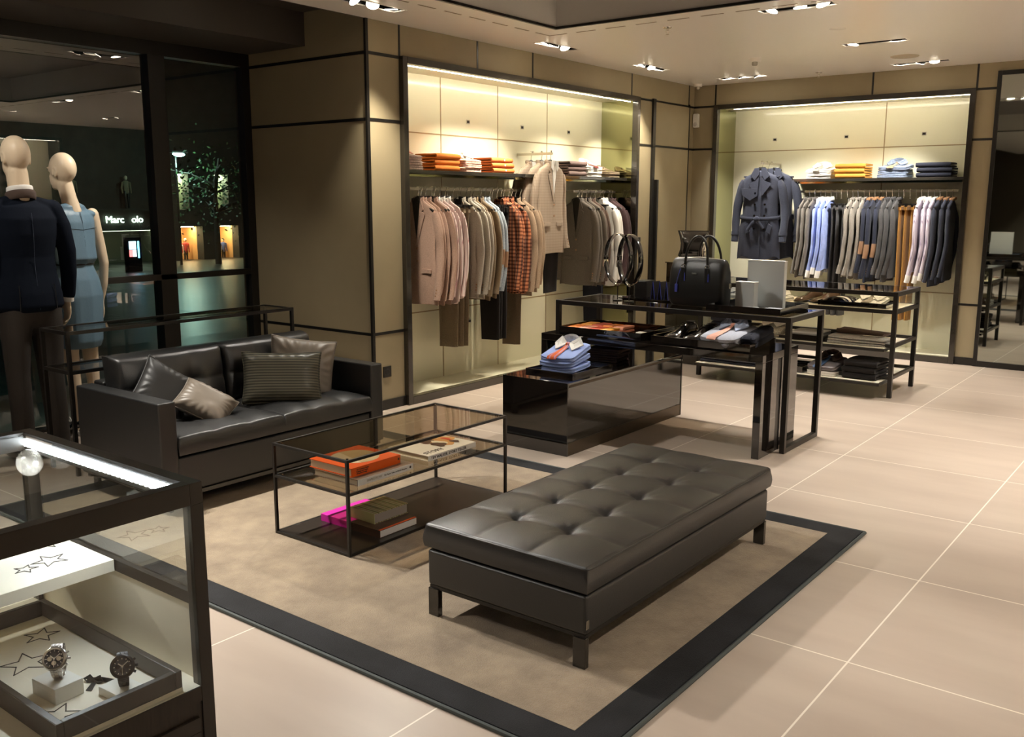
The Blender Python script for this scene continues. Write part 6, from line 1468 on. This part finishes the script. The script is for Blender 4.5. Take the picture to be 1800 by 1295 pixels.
# upper windows show pale panels broken by branches
for i, (a_, b_, c_, d_) in enumerate(HO[2:4]): onebox(FX-.97, FX-.95, a_, b_, c_, d_).build('window_blind', M('pale_blind_%d' % i, (.62, .72, .45), .8), bd, world=True)
m_sign = emit('sign_letter', (.80, 1, .80), 3.2)
for tx, yy in (('Marc', 20.45), ("olo", 21.6)): text('sign_lettering', tx, .40, m_sign, basis((FX+.08, yy, .68), (0, 1, 0), (0, 0, 1)), bd, extrude=.02)
def tiny(lab, x, y, z, h, mt_, mb_):
    t = thing('window_mannequin', lab, 'mannequin', (x, y, z), R(90), 'mannequins in the shop windows across the street')
    MB().ell((0, 0, h*.93), (.05*h, .06*h, .07*h), 10, 8).build('head', m_skin, t, smooth=True)
    b = MB(); b.limb([(0, 0, h*.50), (0, 0, h*.66), (0, 0, h*.80)], [(.06*h, .09*h), (.055*h, .085*h), (.05*h, .11*h)], 12)
    for sg in (-1, 1): b.limb([(sg*.12*h, 0, h*.78), (sg*.15*h, .02, h*.62), (sg*.14*h, -.03, h*.48)], [.035*h, .03*h, .022*h], 8)
    b.build('coat', mt_, t, smooth=True)
    b = MB()
    for sg in (-1, 1): b.limb([(sg*.045*h, 0, h*.52), (sg*.05*h, 0, h*.26), (sg*.05*h, 0, .06)], [.05*h, .035*h, .03*h], 8)
    b.build('legs', mb_, t, smooth=True)
m_redc = M('red_coat', (.55, .05, .04), .8); m_bluec = M('blue_coat', (.08, .12, .35), .8)
for i, (y, mt_, mb_, h) in enumerate(((24.05, m_mauve, m_white, 1.25), (24.38, m_white, m_lacq, 1.15), (24.68, m_redc, m_lacq, 1.22), (26.05, m_mauve, m_black, 1.2), (26.35, m_white, m_lacq, 1.2), (26.68, m_bluec, m_lacq, 1.15))):
    tiny('small figure in %s coat, %s in the %s lit shop window' % ({m_mauve: 'brown', m_white: 'white', m_redc: 'red', m_bluec: 'blue'}[mt_], ['left', 'middle', 'right'][i % 3], ['left', 'right'][i//3]), FX-.85, y, -1.29, h, mt_, mb_)
for i, y in enumerate((19.0, 21.3)): tiny('dim figure above the glowing sign, %s of two' % ['left', 'right'][i], FX+.35, y, 1.25, 1.35, mf['taupe'], m_black)
bd2 = MB().box(FX+.02, FX+.7, 18.3, 22.4, 1.17, 1.245).build('balcony_ledge', m_fac, bd, world=True)
# kiosk with a bright screen
t = thing('street_kiosk', 'slim street kiosk with a red and cyan lit screen', 'kiosk', (-30, 17.5, -.9)); MB().box(-30.15, -29.9, 17.28, 17.78, -.85, .35).build('kiosk_body', m_black, t, world=True)
for k, (c_, z0, z1, y0, y1) in enumerate((((.5, .9, 1), -.05, .22, 17.33, 17.58), ((1, .15, .15), -.30, -.07, 17.33, 17.45), ((.9, .85, .95), -.30, -.07, 17.46, 17.58), ((.2, .7, 1), -.35, .22, 17.64, 17.70))): MB().box(-29.899, -29.885, y0, y1, z0, z1).build('kiosk_screen', emit('screen_%d' % k, c_, 2.2), t, world=True)
# street lamp
t = thing('street_lamp', 'street lamp with a cyan-white glowing head', 'street lamp', (-33, 21.3, -.9)); MB().cyl((-33, 21.3, -.9), (-33, 21.3, 3.6), .05, 10).build('lamp_post', m_black, t, world=True)
MB().box(-33.2, -32.8, 21.05, 21.75, 3.40, 3.46).build('lamp_arm', m_black, t, world=True); MB().ell((-33, 21.45, 3.34), (.14, .27, .08), 16, 8).build('lamp_head', emit('street_lamp_glow', (.45, 1, .85), 6), t, world=True, smooth=True)
ld_ = bpy.data.lights.new('street_light', 'POINT'); ld_.energy = 90; ld_.color = (.6, 1, .85); ld_.shadow_soft_size = .2
lo = bpy.data.objects.new('street_light', ld_); COL.objects.link(lo); lo.parent = t; lo.location = (0.4, 0, 3.9)
# added nearer lamp, itself unseen, lights the pavement just outside
t = thing('added_lamp_post', 'added lamp post lighting the wet pavement outside the window', 'street lamp', (-9.4, .5, -.13)); MB().cyl((-9.4, .5, -.13), (-9.4, .5, 3.9), .045, 10).build('lamp_post', m_black, t, world=True); MB().lathe([(.001, 3.86), (.15, 3.88), (.12, 4.0), (.001, 4.04)], (-9.4, .5, 0)).build('lamp_head', m_black, t, world=True)
ld_ = bpy.data.lights.new('pavement_light', 'SPOT'); ld_.energy = 28; ld_.color = (.45, 1, .85); ld_.spot_size = R(46); ld_.shadow_soft_size = .1
lo = bpy.data.objects.new('pavement_light', ld_); COL.objects.link(lo); lo.parent = t; lo.location = (0, 0, 3.95); lo.rotation_euler = Vector((1.6, 2.6, -4.0)).normalized().to_track_quat('-Z', 'Y').to_euler()
# tree in front of the building
t = thing('street_tree', 'dark leafy street tree in front of the lit upper windows', 'tree', (-32, 22.3, -.95)); rnd = random.Random(4)
tk = MB(); tk.tube([(-32, 22.3, -.95), (-32.05, 22.35, .6), (-32, 22.3, 1.9), (-31.9, 22.5, 3.2)], [.13, .11, .09, .05], 10)
for k in range(14):
    a = rnd.uniform(0, 6.28); z0 = rnd.uniform(1.0, 2.6); L_ = rnd.uniform(.8, 1.9); tk.tube([(-32, 22.3, z0), (-32+.5*L_*math.cos(a), 22.3+.5*L_*math.sin(a), z0+.25*L_), (-32+L_*math.cos(a), 22.3+L_*math.sin(a), z0+.35*L_)], [.045, .03, .012], 6)
tk.build('trunk', M('bark', (.03, .025, .02), .9), t, world=True)
lf = MB()
for k in range(850):
    a = rnd.uniform(0, 6.28); rr = 2.1*rnd.random()**.6; z = 2.1+rnd.gauss(0, .75); c_ = Vector((-32+rr*math.cos(a), 22.3+rr*math.sin(a)*1.05, z)); u_ = Vector((rnd.gauss(0, 1), rnd.gauss(0, 1), rnd.gauss(0, 1))).normalized()*rnd.uniform(.05, .10); v_ = u_.orthogonal().normalized()*rnd.uniform(.03, .05)
    lf.add([tuple(c_-u_), tuple(c_+v_), tuple(c_+u_), tuple(c_-v_)], [(0, 1, 2, 3)])
lf.build('leaves', M('dark_leaves', (.03, .075, .02), .6), t, world=True)
# added spots, kept out of view above the window display, brighten the mannequins
for i, (x, y, aim) in enumerate(((-5.22, 1.55, (-.38, .98, -1)), (-5.22, 1.15, (-.22, .95, -1)), (-5.22, 3.95, (-.48, -.52, -1)))):
    t = thing('added_spotlight', ['middle', 'nearest', 'farthest'][i]+' added spotlight, hidden above the window display to light the mannequins', 'spotlight', (x, y, 2.95), 0, 'added spotlights')
    d = Vector(aim).normalized(); MB().cyl((0, 0, 0), (0, 0, -.02), .012, 10).build('stem', m_black, t); p = Vector((0, 0, -.034))
    MB().tube([p-d*.022, p+d*.022], [.035, .04], 16).build('lamp_body', m_black, t, smooth=True); MB().tube([p+d*.0225, p+d*.024], [.033, .033], 16).build('lamp_lens', m_bulb, t)
    ld_ = bpy.data.lights.new('added_spot_light', 'SPOT'); ld_.energy = (18, 18, 75)[i]; ld_.color = (1, .93, .82); ld_.spot_size = R(52); ld_.spot_blend = .6; ld_.shadow_soft_size = .03
    lo = bpy.data.objects.new('added_spot_light', ld_); COL.objects.link(lo); lo.parent = t; lo.location = p+d*.035; lo.rotation_euler = d.to_track_quat('-Z', 'Y').to_euler()
